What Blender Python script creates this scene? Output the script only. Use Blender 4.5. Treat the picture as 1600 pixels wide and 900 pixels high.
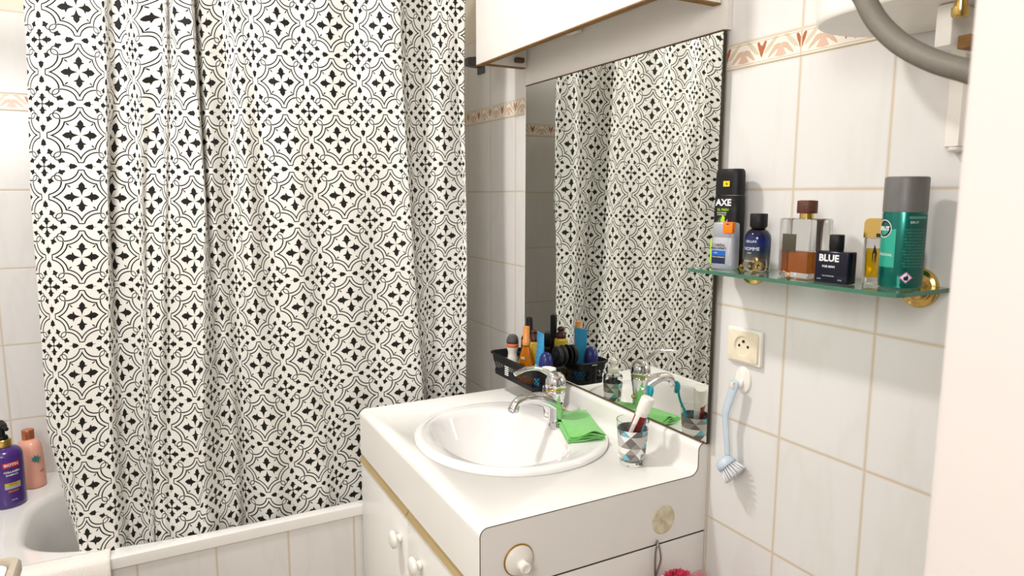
import bpy, bmesh, math, random
from mathutils import Vector, Matrix, noise
random.seed(4)
scene = bpy.context.scene
for o in list(bpy.data.objects): bpy.data.objects.remove(o, do_unlink=True)
H = 1.33          # height of the tile line at eye level above the floor
PI = math.pi

# ------------------------------------------------------------------ camera
CAM = Vector((0.7385, -0.8949, H - 0.0095))
cd = bpy.data.cameras.new('camera'); cam = bpy.data.objects.new('camera', cd)
scene.collection.objects.link(cam)
yaw, pitch, roll = 1.0785, 0.1359, 0.0024
fw = Vector((-math.sin(yaw) * math.cos(pitch), math.cos(yaw) * math.cos(pitch), -math.sin(pitch)))
rt = fw.cross(Vector((0, 0, 1))).normalized(); up = rt.cross(fw)
r2 = rt * math.cos(roll) + up * math.sin(roll); u2 = -rt * math.sin(roll) + up * math.cos(roll)
cam.matrix_world = Matrix(((r2.x, u2.x, -fw.x, CAM.x), (r2.y, u2.y, -fw.y, CAM.y), (r2.z, u2.z, -fw.z, CAM.z), (0, 0, 0, 1)))
cd.sensor_width = 36; cd.lens = 1061.76 / 1600 * 36; cd.clip_start = 0.02
cd.dof.use_dof = True; cd.dof.focus_distance = 1.45; cd.dof.aperture_fstop = 11.0
scene.camera = cam

# ------------------------------------------------------------------ light
w = bpy.data.worlds.new('world'); scene.world = w; w.use_nodes = True
w.node_tree.nodes['Background'].inputs[0].default_value = (1, .97, .93, 1)
w.node_tree.nodes['Background'].inputs[1].default_value = 0.35
def area(name, loc, target, size, power, col):
    l = bpy.data.lights.new(name, 'AREA'); l.shape = 'DISK'; l.size = size; l.energy = power; l.color = col
    o = bpy.data.objects.new(name, l); scene.collection.objects.link(o); o.location = loc
    o.rotation_euler = (Vector(target) - Vector(loc)).to_track_quat('-Z', 'Y').to_euler()
    return o
area('ceiling_lamp_light', (-0.50, -1.05, H + 1.03), (-0.50, -1.05, 0), 0.16, 12.0, (1, .985, .975))
area('fill_light', (0.92, -1.50, H + .40), (-.3, -.3, H - .35), 0.6, 10.5, (1, .99, .985))  # added soft fill from behind the camera, no real source there
vs = scene.view_settings
vs.view_transform = 'Standard'; vs.look = 'None'; vs.gamma = 1; vs.use_curve_mapping = False
vs.exposure = 0.62

# ------------------------------------------------------------------ node maths helper
class N:
    nt = None
    def __init__(s, sock): s.s = sock
    @staticmethod
    def m(op, a, b=None, c=None, clamp=False):
        n = N.nt.nodes.new('ShaderNodeMath'); n.operation = op; n.use_clamp = clamp
        for i, v in enumerate((a, b, c)):
            if v is None: continue
            if isinstance(v, N): N.nt.links.new(v.s, n.inputs[i])
            else: n.inputs[i].default_value = v
        return N(n.outputs[0])
    def __add__(a, b): return N.m('ADD', a, b)
    __radd__ = __add__
    def __sub__(a, b): return N.m('SUBTRACT', a, b)
    def __rsub__(a, b): return N.m('SUBTRACT', b, a)
    def __mul__(a, b): return N.m('MULTIPLY', a, b)
    __rmul__ = __mul__
    def __truediv__(a, b): return N.m('DIVIDE', a, b)
    def __neg__(a): return N.m('MULTIPLY', a, -1.0)
def nabs(a): return N.m('ABSOLUTE', a)
def nmin(a, b): return N.m('MINIMUM', a, b)
def nmax(a, b): return N.m('MAXIMUM', a, b)
def lt(a, b): return N.m('LESS_THAN', a, b)
def gt(a, b): return N.m('GREATER_THAN', a, b)
def frac(a): return N.m('FRACT', a)
def floor_(a): return N.m('FLOOR', a)
def hyp(a, b): return N.m('SQRT', a * a + b * b)
def ramp(fac, stops, interp='LINEAR'):
    n = N.nt.nodes.new('ShaderNodeValToRGB'); cr = n.color_ramp; cr.interpolation = interp
    while len(cr.elements) < len(stops): cr.elements.new(1)
    for e, (p, c) in zip(cr.elements, stops):
        e.position = p; e.color = (c, c, c, 1) if not isinstance(c, tuple) else (*c, 1)
    N.nt.links.new(fac.s, n.inputs[0]); return N(n.outputs[0])
def mixc(fac, a, b):
    n = N.nt.nodes.new('ShaderNodeMix'); n.data_type = 'RGBA'
    for i, v in ((0, fac), (6, a), (7, b)):
        if isinstance(v, N): N.nt.links.new(v.s, n.inputs[i])
        elif i == 0: n.inputs[0].default_value = v
        else: n.inputs[i].default_value = (*v, 1)
    return N(n.outputs[2])
def uvxy():
    n = N.nt.nodes.new('ShaderNodeUVMap'); s = N.nt.nodes.new('ShaderNodeSeparateXYZ')
    N.nt.links.new(n.outputs[0], s.inputs[0]); return N(s.outputs[0]), N(s.outputs[1])
def objxyz(kind='Object'):
    n = N.nt.nodes.new('ShaderNodeTexCoord'); s = N.nt.nodes.new('ShaderNodeSeparateXYZ')
    N.nt.links.new(n.outputs[kind], s.inputs[0]); return [N(s.outputs[i]) for i in range(3)]
def comb(x, y, z=0.0):
    n = N.nt.nodes.new('ShaderNodeCombineXYZ')
    for i, v in enumerate((x, y, z)):
        if isinstance(v, N): N.nt.links.new(v.s, n.inputs[i])
        else: n.inputs[i].default_value = v
    return N(n.outputs[0])
def noise_(vec, scale, detail=2.0):
    n = N.nt.nodes.new('ShaderNodeTexNoise'); n.inputs['Scale'].default_value = scale; n.inputs['Detail'].default_value = detail
    if vec is not None: N.nt.links.new(vec.s, n.inputs['Vector'])
    return N(n.outputs['Fac'])
def lin(c):
    return tuple(((v / 255 + .055) / 1.055) ** 2.4 if v > 10 else v / 255 / 12.92 for v in c)
def mat(name, col=(200, 200, 200), rough=.5, metal=0, trans=0, ior=1.45, coat=0, spec=.5, srgb=True, sss=0, alpha=1, sheen=0):
    m = bpy.data.materials.new(name); m.use_nodes = True; b = m.node_tree.nodes['Principled BSDF']
    c = lin(col) if srgb else col
    b.inputs['Base Color'].default_value = (*c, 1); b.inputs['Roughness'].default_value = rough
    b.inputs['Metallic'].default_value = metal; b.inputs['Transmission Weight'].default_value = trans
    b.inputs['IOR'].default_value = ior; b.inputs['Coat Weight'].default_value = coat
    b.inputs['Specular IOR Level'].default_value = spec; b.inputs['Alpha'].default_value = alpha
    b.inputs['Sheen Weight'].default_value = sheen
    N.nt = m.node_tree
    return m
def bs(m): return m.node_tree.nodes['Principled BSDF']
def setc(m, n, inp='Base Color'): m.node_tree.links.new(n.s, bs(m).inputs[inp])
def bump(m, h, strength=.3, dist=.001):
    n = m.node_tree.nodes.new('ShaderNodeBump'); n.inputs['Strength'].default_value = strength; n.inputs['Distance'].default_value = dist
    m.node_tree.links.new(h.s, n.inputs['Height']); m.node_tree.links.new(n.outputs[0], bs(m).inputs['Normal'])
def mottled(name, col, col2, scale=30, **k):
    m = mat(name, col, **k); t = m.node_tree.nodes.new('ShaderNodeTexCoord')
    setc(m, mixc(ramp(noise_(N(t.outputs['Object']), scale, 3), [(.35, 0.), (.65, 1.)]), lin(col), lin(col2))); return m

# ------------------------------------------------------------------ mesh helpers
col = scene.collection
def link(name, me, m, parent=None, smooth=False, loc=None):
    me.update()
    o = bpy.data.objects.new(name, me); col.objects.link(o)
    if m is not None:
        for mm in (m if isinstance(m, (list, tuple)) else [m]): me.materials.append(mm)
    if smooth is True:
        for p in me.polygons: p.use_smooth = True
    elif smooth:
        for p in me.polygons: p.use_smooth = True
        try: me.set_sharp_from_angle(angle=math.radians(smooth))
        except Exception: pass
    if parent is not None: o.parent = parent
    if loc is not None: o.location = loc
    return o
def ob(name, bm, m, parent=None, smooth=35, loc=None):
    bmesh.ops.recalc_face_normals(bm, faces=bm.faces)
    me = bpy.data.meshes.new(name); bm.to_mesh(me); bm.free()
    return link(name, me, m, parent, smooth, loc)
def thing(name, label, cat, loc=(0, 0, 0), rz=0, group=None, rot=None):
    o = bpy.data.objects.new(name, None); col.objects.link(o); o.empty_display_size = .02
    o.location = loc; o.rotation_euler = rot if rot else (0, 0, rz); o['label'] = label; o['category'] = cat
    if group: o['group'] = group
    return o
def tag(o, label, cat, group=None):
    o['label'] = label; o['category'] = cat
    if group: o['group'] = group
    return o
def struct(o): o['kind'] = 'structure'; return o
def add_box(bm, x0, x1, y0, y1, z0, z1, bev=0, seg=2):
    b = bmesh.new()
    vs_ = [b.verts.new((x, y, z)) for x in (x0, x1) for y in (y0, y1) for z in (z0, z1)]
    for f in ((0, 1, 3, 2), (4, 6, 7, 5), (0, 4, 5, 1), (2, 3, 7, 6), (0, 2, 6, 4), (1, 5, 7, 3)): b.faces.new([vs_[i] for i in f])
    bmesh.ops.recalc_face_normals(b, faces=b.faces)
    if bev: bmesh.ops.bevel(b, geom=b.edges[:], offset=bev, segments=seg, profile=.5, affect='EDGES')
    merge(bm, b)
def merge(bm, b, mtx=None):
    me = bpy.data.meshes.new('t'); b.to_mesh(me); b.free()
    if mtx is not None: me.transform(mtx)
    bm.from_mesh(me); bpy.data.meshes.remove(me)
def box(name, x0, x1, y0, y1, z0, z1, m, parent=None, bev=0, seg=2, smooth=35):
    bm = bmesh.new(); add_box(bm, x0, x1, y0, y1, z0, z1, bev, seg); return ob(name, bm, m, parent, smooth)
def rings_bm(bm, rings, cap0=True, cap1=True, closed=True):
    vr = [[bm.verts.new(p) for p in r] for r in rings]
    n = len(vr[0])
    for a, b in zip(vr, vr[1:]):
        for i in range(n if closed else n - 1):
            j = (i + 1) % n
            try: bm.faces.new((a[i], a[j], b[j], b[i]))
            except ValueError: pass
    if cap0: bm.faces.new(vr[0][::-1])
    if cap1: bm.faces.new(vr[-1])
    return vr
def ell(cx, cy, ax, ay, z, n=48, p=2.0):
    out = []
    for i in range(n):
        t = 2 * PI * i / n; c, s = math.cos(t), math.sin(t)
        out.append((cx + ax * math.copysign(abs(c) ** (2 / p), c), cy + ay * math.copysign(abs(s) ** (2 / p), s), z))
    return out
def lathe(prof, n=40, sy=1.0, p=2.0, cap0=True, cap1=True, bm=None):
    """prof: list of (radius, z)"""
    bm = bm or bmesh.new()
    rings_bm(bm, [ell(0, 0, max(r, 1e-5), max(r, 1e-5) * sy, z, n, p) for r, z in prof], cap0, cap1); return bm
def tube_bm(pts, rad, n=12, bm=None, flat=1.0, closed=False):
    bm = bm or bmesh.new(); pts = [Vector(q) for q in pts]; rings = []
    N0 = None
    for i, q in enumerate(pts):
        a = pts[max(i - 1, 0)]; b = pts[min(i + 1, len(pts) - 1)]
        if closed: a = pts[i - 1]; b = pts[(i + 1) % len(pts)]
        t = (b - a).normalized()
        if N0 is None:
            N0 = t.cross(Vector((0, 0, 1)))
            if N0.length < .1: N0 = t.cross(Vector((1, 0, 0)))
        N0 = (N0 - t * N0.dot(t)).normalized(); B = t.cross(N0)
        r = rad[i] if isinstance(rad, (list, tuple)) else rad
        rings.append([tuple(q + (N0 * math.cos(2 * PI * k / n) + B * math.sin(2 * PI * k / n) * flat) * r) for k in range(n)])
    if closed: rings.append(rings[0])
    rings_bm(bm, rings, not closed, not closed)
    if closed: bmesh.ops.remove_doubles(bm, verts=bm.verts, dist=1e-6)
    return bm
def spline(keys, n=10):
    k = [Vector(q) for q in keys]; out = []
    for i in range(len(k) - 1):
        p0 = k[max(i - 1, 0)]; p1 = k[i]; p2 = k[i + 1]; p3 = k[min(i + 2, len(k) - 1)]
        for j in range(n):
            t = j / n
            out.append(.5 * ((2 * p1) + (p2 - p0) * t + (2 * p0 - 5 * p1 + 4 * p2 - p3) * t * t + (3 * p1 - p0 - 3 * p2 + p3) * t ** 3))
    out.append(k[-1]); return out
def extrude_x(prof, x0, x1, name, m, parent=None, smooth=30):
    bm = bmesh.new()
    rings_bm(bm, [[(x, y, z) for y, z in prof] for x in (x0, x1)]); return ob(name, bm, m, parent, smooth)
def text_mesh(txt, size, bold=0.0, sx=1.0, space=1.0, align='CENTER'):
    c = bpy.data.curves.new('t', 'FONT'); c.body = txt; c.size = size; c.offset = bold; c.space_character = space
    c.align_x = align; c.align_y = 'CENTER'; c.resolution_u = 2
    o = bpy.data.objects.new('t', c); col.objects.link(o)
    dg = bpy.context.evaluated_depsgraph_get(); me = bpy.data.meshes.new_from_object(o.evaluated_get(dg))
    bpy.data.objects.remove(o); bpy.data.curves.remove(c)
    me.transform(Matrix.Diagonal((sx, 1, 1, 1))); me.materials.clear()
    return me
def text_flat(name, txt, size, m, parent, loc, facing='-y', **k):
    """lettering lying on a plane facing -y (or another angle about z)"""
    me = text_mesh(txt, size, **k); a = {'-y': 0, '+x': PI / 2}.get(facing, facing)
    me.transform(Matrix.Translation(loc) @ Matrix.Rotation(a, 4, 'Z') @ Matrix.Rotation(PI / 2, 4, 'X'))
    return link(name, me, m, parent)
def wrap_mesh(me, r, a0, z, sy=1.0):
    """bend a flat xy mesh round an upright cylinder; a0 = direction it faces (rad)"""
    for v in me.vertices:
        a = a0 + v.co.x / r
        v.co = Vector((math.cos(a) * r, math.sin(a) * r * sy, z + v.co.y))
def text_round(name, txt, size, m, parent, r, a0, z, sy=1.0, **k):
    me = text_mesh(txt, size, **k); wrap_mesh(me, r, a0, z, sy); return link(name, me, m, parent)
def patch_round(name, wd, z0, z1, m, parent, r, a0, sy=1.0, n=10, holes=None):
    bm = bmesh.new()
    rings_bm(bm, [[(math.cos(a0 + wd / r * (i / n - .5)) * r, math.sin(a0 + wd / r * (i / n - .5)) * r * sy, z) for i in range(n + 1)] for z in (z0, z1)], False, False, False)
    return ob(name, bm, m, parent, True)
def poly_flat(name, pts, m, parent, y):
    bm = bmesh.new(); bm.faces.new([bm.verts.new((x, y, z)) for x, z in pts]); return ob(name, bm, m, parent, False)
def wrap_poly(name, pts, m, parent, r, a0, sy=1.0):
    bm = bmesh.new(); f = bm.faces.new([bm.verts.new((x, y, 0)) for x, y in pts]); bmesh.ops.triangulate(bm, faces=[f])
    me = bpy.data.meshes.new(name); bm.to_mesh(me); bm.free(); wrap_mesh(me, r, a0, 0, sy); return link(name, me, m, parent)
def torus_bm(R, r, n=40, k=10, bm=None):
    return tube_bm([(R * math.cos(2 * PI * i / n), R * math.sin(2 * PI * i / n), 0) for i in range(n)], r, k, bm, 1.0, True)

# ------------------------------------------------------------------ materials
P, Q = .152, .202
def tile_mat(name, up_=P, uo=0.0, painted=True):
    m = mat(name, rough=.22, spec=.5); u, v = uvxy()
    vv = v - gt(v, .22) * .040 if painted else v
    uu = u / up_ + uo
    du = nabs(frac(uu + .5) - .5) * up_
    dv = nabs(frac(vv / Q + .5) - .5) * Q
    d = nmin(du, dv)
    grout = ramp(d, [(0.0009, 1.), (0.0015, 0.)])
    cell = floor_(uu) * 7.31 + floor_(vv / Q) * 3.77
    wv = noise_(comb(u + cell, v * .22 + cell, 0.0), 9, 4)
    vein = ramp(nabs(wv - .5), [(0.0, 1.), (.045, 0.)])
    soft = noise_(comb(u + cell, v * .3, 3.0), 7, 2)
    c = mixc(soft, lin((231, 229, 226)), lin((225, 222, 219)))
    c = mixc(vein * .13, c, lin((200, 196, 188)))
    c = mixc(grout, c, lin((206, 190, 166)))
    r = ramp(d, [(0.0011, .7), (.0018, .2)])
    if painted:
        top = gt(v, .446); c = mixc(top, c, lin((226, 217, 199))); r = nmax(r, top * .6)
    setc(m, c); setc(m, r, 'Roughness')
    bump(m, ramp(d, [(0.0008, 0.), (.0022, 1.)]), .5, .0008)
    return m
def border_mat(name, uo=0.0):
    m = mat(name, rough=.25); u, v = uvxy()          # v: 0..1 over the band, u in metres
    s = frac(u / .076 + uo); x = nabs(s - .5) * 2     # x: 1 at the tulip, 0 at the palm
    base = lin((240, 232, 220))
    # white arch lines with beige leaves either side of the line  v = .82 - .64*x^1.6
    arc = .80 - ramp(x, [(0., 0.), (.3, .10), (.7, .45), (1., .66)])
    d = v - arc
    leaf = lt(nabs(d - .17), ramp(x, [(.12, 0.), (.4, .13), (.7, .12), (.9, 0.)]))
    leaf2 = lt(nabs(d + .19), ramp(x, [(.02, .0), (.1, .10), (.35, .13), (.6, .06), (.66, 0.)]))
    t = 1.0 - x
    tul = lt(nabs(t - ramp(v, [(.30, .0), (.5, .04), (.85, .19)])), ramp(v, [(.24, 0.), (.35, .06), (.6, .10), (.85, .07), (.88, 0.)]))
    tul = nmax(tul, lt(t, ramp(v, [(.24, 0.), (.3, .04), (.6, .05), (.8, 0.)])))
    palm = lt(x, ramp(v, [(.14, 0.), (.18, .30), (.3, .22), (.45, .14), (.66, .02), (.68, 0.)]))
    c = mixc(leaf, base, lin((212, 200, 176)))
    c = mixc(leaf2, c, lin((212, 184, 160)))
    c = mixc(palm, c, lin((220, 186, 166)))
    c = mixc(tul, c, lin((178, 104, 66)))
    e = nmax(lt(nabs(v - .02), .02), lt(nabs(v - .98), .02)); e2 = nmax(lt(nabs(v - .10), .012), lt(nabs(v - .90), .012))
    c = mixc(e * .8, c, lin((206, 188, 160))); c = mixc(e2 * .9, c, lin((190, 164, 130)))
    j = lt(nabs(frac(u / P + .5) - .5) * P, .0014); c = mixc(j, c, lin((214, 198, 172)))
    setc(m, c); return m
def curtain_mat():
    m = mat('patterned_curtain_fabric', rough=.55, spec=.25); u, v = uvxy()
    x = nabs(frac(u + .5) - .5); y = nabs(frac(v + .5) - .5)
    X = nmax(x, y); Y = nmin(x, y); LW = .0090
    r0 = hyp(X - .48, Y - .25)
    outer = lt(nabs(r0 - .211), LW * 1.15) * lt(X, .44) * lt(Y, .26)
    tip = lt(nabs(X - .44), LW) * lt(Y, .045)
    inner = lt(nabs(r0 - .270), LW * 1.15) * lt(X, .40)
    cb = lt(nabs(hyp(X - .335, Y - .285) - .068), LW * .85) * gt(Y, .268)
    ca = lt(nabs(hyp(X - .285, Y - .335) - .068), LW * .85) * gt(X, .268)
    pet = lt(Y, ramp(X / .248, [(0., 0.), (.15, .004), (.25, .012), (.37, .022), (.47, .036), (.56, .084), (.59, .086), (.63, .048), (.74, .050), (.84, .038), (.93, .018), (1., 0.)]))
    pet = pet * lt(X, .248)
    # small diagonal dashes
    a = (X + Y) * .7071; b = (X - Y) * .7071
    dash = lt(hyp((a - .250) / .030, b / .0105), 1.0)
    # cross petals: along X = .5
    q = nabs(X - .5); t = .5 - Y
    cr = lt(q, ramp(t / .2, [(0., .008), (.22, .009), (.28, .020), (.42, .032), (.51, .064), (.54, .062), (.58, .032), (.70, .034), (.78, .020), (.84, 0.)])) * lt(t, .18)
    plus = lt(q, .0075) * lt(t, .08)
    plus2 = lt(t, .0075) * lt(q, .08)
    q2 = nabs(Y - .5); t2 = .5 - X
    # spade below the cross
    w_ = .5 - Y
    sp = lt(q, ramp((w_ - .29) / .16, [(0., .003), (.25, .004), (.33, .036), (.40, .050), (.47, .040), (.70, .036), (.88, .014), (1., 0.)])) * gt(w_, .29) * lt(w_, .45)
    # flower at the end of each curl
    fx = (X - .408) * .76; fy = (Y - .266) * .76
    rx = fx * .92 + fy * .38; ry = fy * .92 - fx * .38
    fl = lt(nabs(rx), ramp((0.03 - ry) / .075, [(0., .004), (.12, .016), (.3, .034), (.42, .038), (.5, .022), (.75, .016), (1., 0.)])) * gt(ry, -.045) * lt(ry, .032)
    gx = Y - .408; gy = X - .268
    k = outer
    for z in (tip, inner, cb, ca, pet, dash, cr, plus, plus2, sp, fl): k = nmax(k, z)
    c = mixc(k, lin((232, 230, 224)), lin((26, 23, 21)))
    setc(m, c)
    t = m.node_tree.nodes.new('ShaderNodeTexCoord')
    bump(m, noise_(N(t.outputs['UV']), 260, 2), .08, .0005)
    return m
def glassy(name, col, rough=.02, ior=1.45): return mat(name, col, rough=rough, trans=1, ior=ior)
def triangle_print():
    m = mat('printed_triangle_plastic', rough=.2); u, v = uvxy()   # u: 0..8 round, v rows
    row = floor_(v); fu = u + frac(row * .5) ; fv = frac(v)
    a = fu - fv * .5; b = fu + fv * .5
    ida = floor_(a); idb = floor_(b)
    wn = m.node_tree.nodes.new('ShaderNodeTexWhiteNoise'); m.node_tree.links.new(comb(N.m('MODULO', ida, 8), N.m('MODULO', idb, 8), row).s, wn.inputs['Vector'])
    c = ramp(N(wn.outputs['Value']), [(0., lin((112, 106, 104))), (.22, lin((150, 144, 140))), (.42, lin((196, 192, 188))), (.62, lin((238, 236, 232))), (.85, lin((110, 186, 204)))], 'CONSTANT')
    setc(m, c); return m
M = dict(
    tile=tile_mat('wall_tile'), tile_apron=tile_mat('apron_tile', .1555, .16, False), border=border_mat('border_tile'),
    curtain=curtain_mat(),
    paint=mottled('white_wall_paint', (236, 230, 220), (230, 224, 213), 6, rough=.7),
    door=mottled('white_door_paint', (206, 198, 193), (202, 194, 189), 3, rough=.35),
    ceil=mottled('ceiling_paint', (240, 236, 228), (236, 232, 224), 6, rough=.8),
    floor=mottled('floor_tile', (196, 184, 168), (180, 168, 152), 8, rough=.4),
    laminate=mottled('white_laminate', (245, 243, 238), (242, 239, 234), 4, rough=.28),
    lam_side=mottled('grey_white_laminate', (243, 239, 235), (239, 235, 230), 4, rough=.35),
    lam_grey=mottled('backing_board', (240, 235, 229), (236, 231, 225), 6, rough=.45),
    brown=mottled('chipboard_edge', (150, 112, 62), (126, 92, 48), 60, rough=.7),
    seam=mat('brown_seam', (92, 70, 50), rough=.8),
    enamel=mat('white_enamel', (240, 238, 234), rough=.08, coat=.5),
    ceramic=mat('white_ceramic', (243, 240, 238), rough=.06, coat=.6),
    white=mottled('white_plastic', (246, 242, 234), (243, 238, 230), 40, rough=.3),
    cream=mottled('cream_plastic', (238, 226, 202), (234, 221, 196), 40, rough=.35),
    mirror=mat('mirror_silver', (228, 230, 225), rough=.0, metal=1),
    dark=mat('dark_edge', (46, 40, 32), rough=.5),
    chrome=mat('chrome', (225, 225, 228), rough=.06, metal=1),
    steel=mat('brushed_steel', (170, 168, 165), rough=.3, metal=1),
    gold=mat('polished_brass', (220, 188, 112), rough=.16, metal=1),
    goldtrim=mat('gold_anodised_strip', (226, 202, 150), rough=.38, metal=.85),
    goldstain=mat('old_brass_ring', (176, 128, 48), rough=.4, metal=.6),
    black=mottled('black_plastic', (24, 23, 25), (18, 17, 19), 60, rough=.5, spec=.35),
    darkgrey=mottled('grey_plastic', (98, 98, 98), (88, 88, 88), 50, rough=.45),
    glassgreen=mat('green_edge_glass', (196, 232, 218), rough=.0, trans=1, ior=1.5),
    glassedge=mat('shelf_glass_edge', (84, 140, 116), rough=.15, trans=.35, ior=1.5),
    clear=glassy('clear_glass', (250, 250, 250)),
    clearpl=glassy('clear_plastic', (246, 246, 246), .05, 1.3),
    amber=mat('amber_perfume', (204, 116, 40), rough=.0, trans=.8, ior=1.35),
    yellowliq=mat('yellow_perfume', (240, 196, 24), rough=.0, trans=.8, ior=1.35),
    orange=mat('orange_oil_bottle', (206, 120, 16), rough=.12, trans=.45, ior=1.3),
    cap_orange=mat('copper_orange_cap', (222, 146, 74), rough=.3),
    blue_tube=mottled('blue_tube_plastic', (62, 164, 214), (52, 152, 204), 30, rough=.3),
    navy=mat('navy_cap', (32, 40, 104), rough=.3),
    navyglass=mat('navy_lacquered_glass', (22, 23, 40), rough=.12, coat=.0, spec=.35),
    yellow=mottled('yellow_bottle_plastic', (226, 196, 74), (218, 186, 64), 30, rough=.35),
    brownpl=mat('dark_brown_plastic', (66, 34, 26), rough=.3),
    brownleather=mottled('brown_leather_cap', (98, 56, 40), (84, 46, 34), 200, rough=.55),
    purple=mat('purple_bottle', (72, 42, 122), rough=.25, coat=.3),
    peach=mat('peach_bottle', (240, 176, 152), rough=.3),
    copper=mat('copper_cap', (196, 120, 84), rough=.3, metal=.6),
    goldcol=mat('gold_collar', (206, 172, 92), rough=.3, metal=.8),
    green_can=mat('green_metal_can', (8, 112, 100), rough=.22, metal=.55, coat=.3),
    green_panel=mat('light_green_panel', (56, 178, 152), rough=.3, metal=.3),
    green_dark=mat('dark_green_label', (12, 84, 74), rough=.4),
    capgrey=mottled('grey_cap_plastic', (112, 110, 108), (106, 104, 102), 40, rough=.4),
    silver=mottled('silver_grey_plastic', (178, 180, 188), (172, 174, 182), 30, rough=.35, metal=.2),
    orangepl=mat('orange_plastic', (244, 130, 24), rough=.3),
    ink=mat('black_ink', (24, 24, 28), rough=.5), inkw=mat('white_ink', (238, 238, 238), rough=.5),
    inkb=mat('blue_label', (22, 98, 190), rough=.4), inknavy=mat('navy_label', (24, 38, 74), rough=.4),
    inkyel=mat('yellow_label', (250, 214, 30), rough=.4), inklime=mat('lime_ink', (170, 220, 40), rough=.4),
    inkpink=mat('pink_ink', (222, 120, 190), rough=.4), inkred=mat('red_ink', (200, 40, 34), rough=.35),
    inkgrey=mat('grey_green_ink', (84, 148, 134), rough=.5), inkgold=mat('gold_ink', (206, 178, 60), rough=.4),
    inkteal=mat('teal_ink', (50, 130, 120), rough=.4), inkorange=mat('orange_ink', (232, 122, 76), rough=.4),
    darkred=mat('dark_red_print', (140, 30, 34), rough=.35),
    leather_plate=mat('dark_olive_plate', (74, 68, 54), rough=.5),
    cloth=mottled('green_microfibre', (128, 212, 110), (116, 202, 98), 160, rough=.9, sheen=.4),
    teal=mat('teal_plastic', (22, 156, 168), rough=.3),
    brushblue=mottled('pale_blue_plastic', (200, 214, 226), (192, 207, 221), 30, rough=.3),
    bristle=mat('white_bristle', (236, 236, 240), rough=.5),
    hose=mat('grey_ribbed_hose', (128, 122, 112), rough=.5),
    pink=mat('pink_net', (232, 70, 104), rough=.6, trans=.25),
    pinkclear=mat('pink_clear_film', (244, 176, 184), rough=.3, trans=.5, ior=1.1),
    beige=mottled('beige_plastic', (178, 166, 148), (170, 158, 140), 20, rough=.4),
    terry=mottled('white_terry', (250, 244, 236), (244, 236, 228), 300, rough=.95),
    glue=mottled('old_glue', (236, 226, 200), (214, 198, 158), 70, rough=.2, coat=.5),
    smoke=mat('smoky_clear_cap', (150, 146, 146), rough=.06, trans=.75, ior=1.2),
    grad=None, triprint=triangle_print(),
)
bump(M['cloth'], (setattr(N, 'nt', M['cloth'].node_tree), noise_(None, 320, 3))[1], .5, .001)
bump(M['glue'], (setattr(N, 'nt', M['glue'].node_tree), noise_(None, 110, 3))[1], .35, .001)
bump(M['terry'], (setattr(N, 'nt', M['terry'].node_tree), noise_(None, 260, 3))[1], .5, .002)
# gradient glass of the round-shouldered bottle (lacquer fading from black to clear)
m = mat('blue_gradient_glass', (20, 24, 60), rough=.03, trans=1, ior=1.4, coat=.3); N.nt = m.node_tree
_, _, zz = objxyz()
setc(m, ramp(zz / .09, [(.10, lin((226, 226, 220))), (.24, lin((120, 118, 108))), (.34, lin((44, 66, 96))), (.52, lin((26, 40, 110))), (.68, lin((10, 12, 32))), (.8, lin((8, 8, 14)))]))
setc(m, ramp(zz / .09, [(.14, 1.), (.45, .25), (.7, .0)]), 'Transmission Weight'); M['grad'] = m

# ================================================================== THE ROOM
def uvmap(o, fn):
    me = o.data; l = me.uv_layers.new(name='UVMap')
    for poly in me.polygons:
        for li in poly.loop_indices:
            l.data[li].uv = fn(me.vertices[me.loops[li].vertex_index].co)
    return o
XL, XR, YF, CE = -1.427, 1.30, -1.62, H + 1.10
struct(uvmap(box('wall_back', XL - .1, XR + .1, 0, .1, 0, CE, M['tile']), lambda c: (c.x, c.z - H)))
struct(uvmap(box('wall_left', XL - .1, XL, YF, 0, 0, CE, M['tile']), lambda c: (c.y + .03, c.z - H)))
struct(uvmap(box('wall_front', XL - .1, XR + .1, YF - .1, YF, 0, CE, M['tile']), lambda c: (c.x, c.z - H)))
struct(box('wall_right', XR, XR + .1, YF, 0, 0, CE, M['paint']))
struct(box('floor', XL - .1, XR + .1, YF - .1, .1, -.1, 0, M['floor']))
struct(box('ceiling', XL - .1, XR + .1, YF - .1, .1, CE, CE + .1, M['ceil']))
ZB, ZT = H + .202, H + .242
def trimbox(name, x0, x1, y0, y1, horiz):
    o = box(name, x0, x1, y0, y1, ZB, ZT, M['border'])
    struct(uvmap(o, lambda c: ((c.x if horiz else c.y), (c.z - ZB) / (ZT - ZB))))
trimbox('trim_1', XL + .0012, XR, -.0012, 0, True)
trimbox('trim_2', XL, XL + .0012, YF, 0, False)
trimbox('trim_3', XL + .0012, XR, YF, YF + .0012, True)

# open door leaf close to the camera
d = box('door_1', .575, 1.285, -.60, -.56, .01, 2.05, M['door'], bev=.004)
struct(d)

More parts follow.
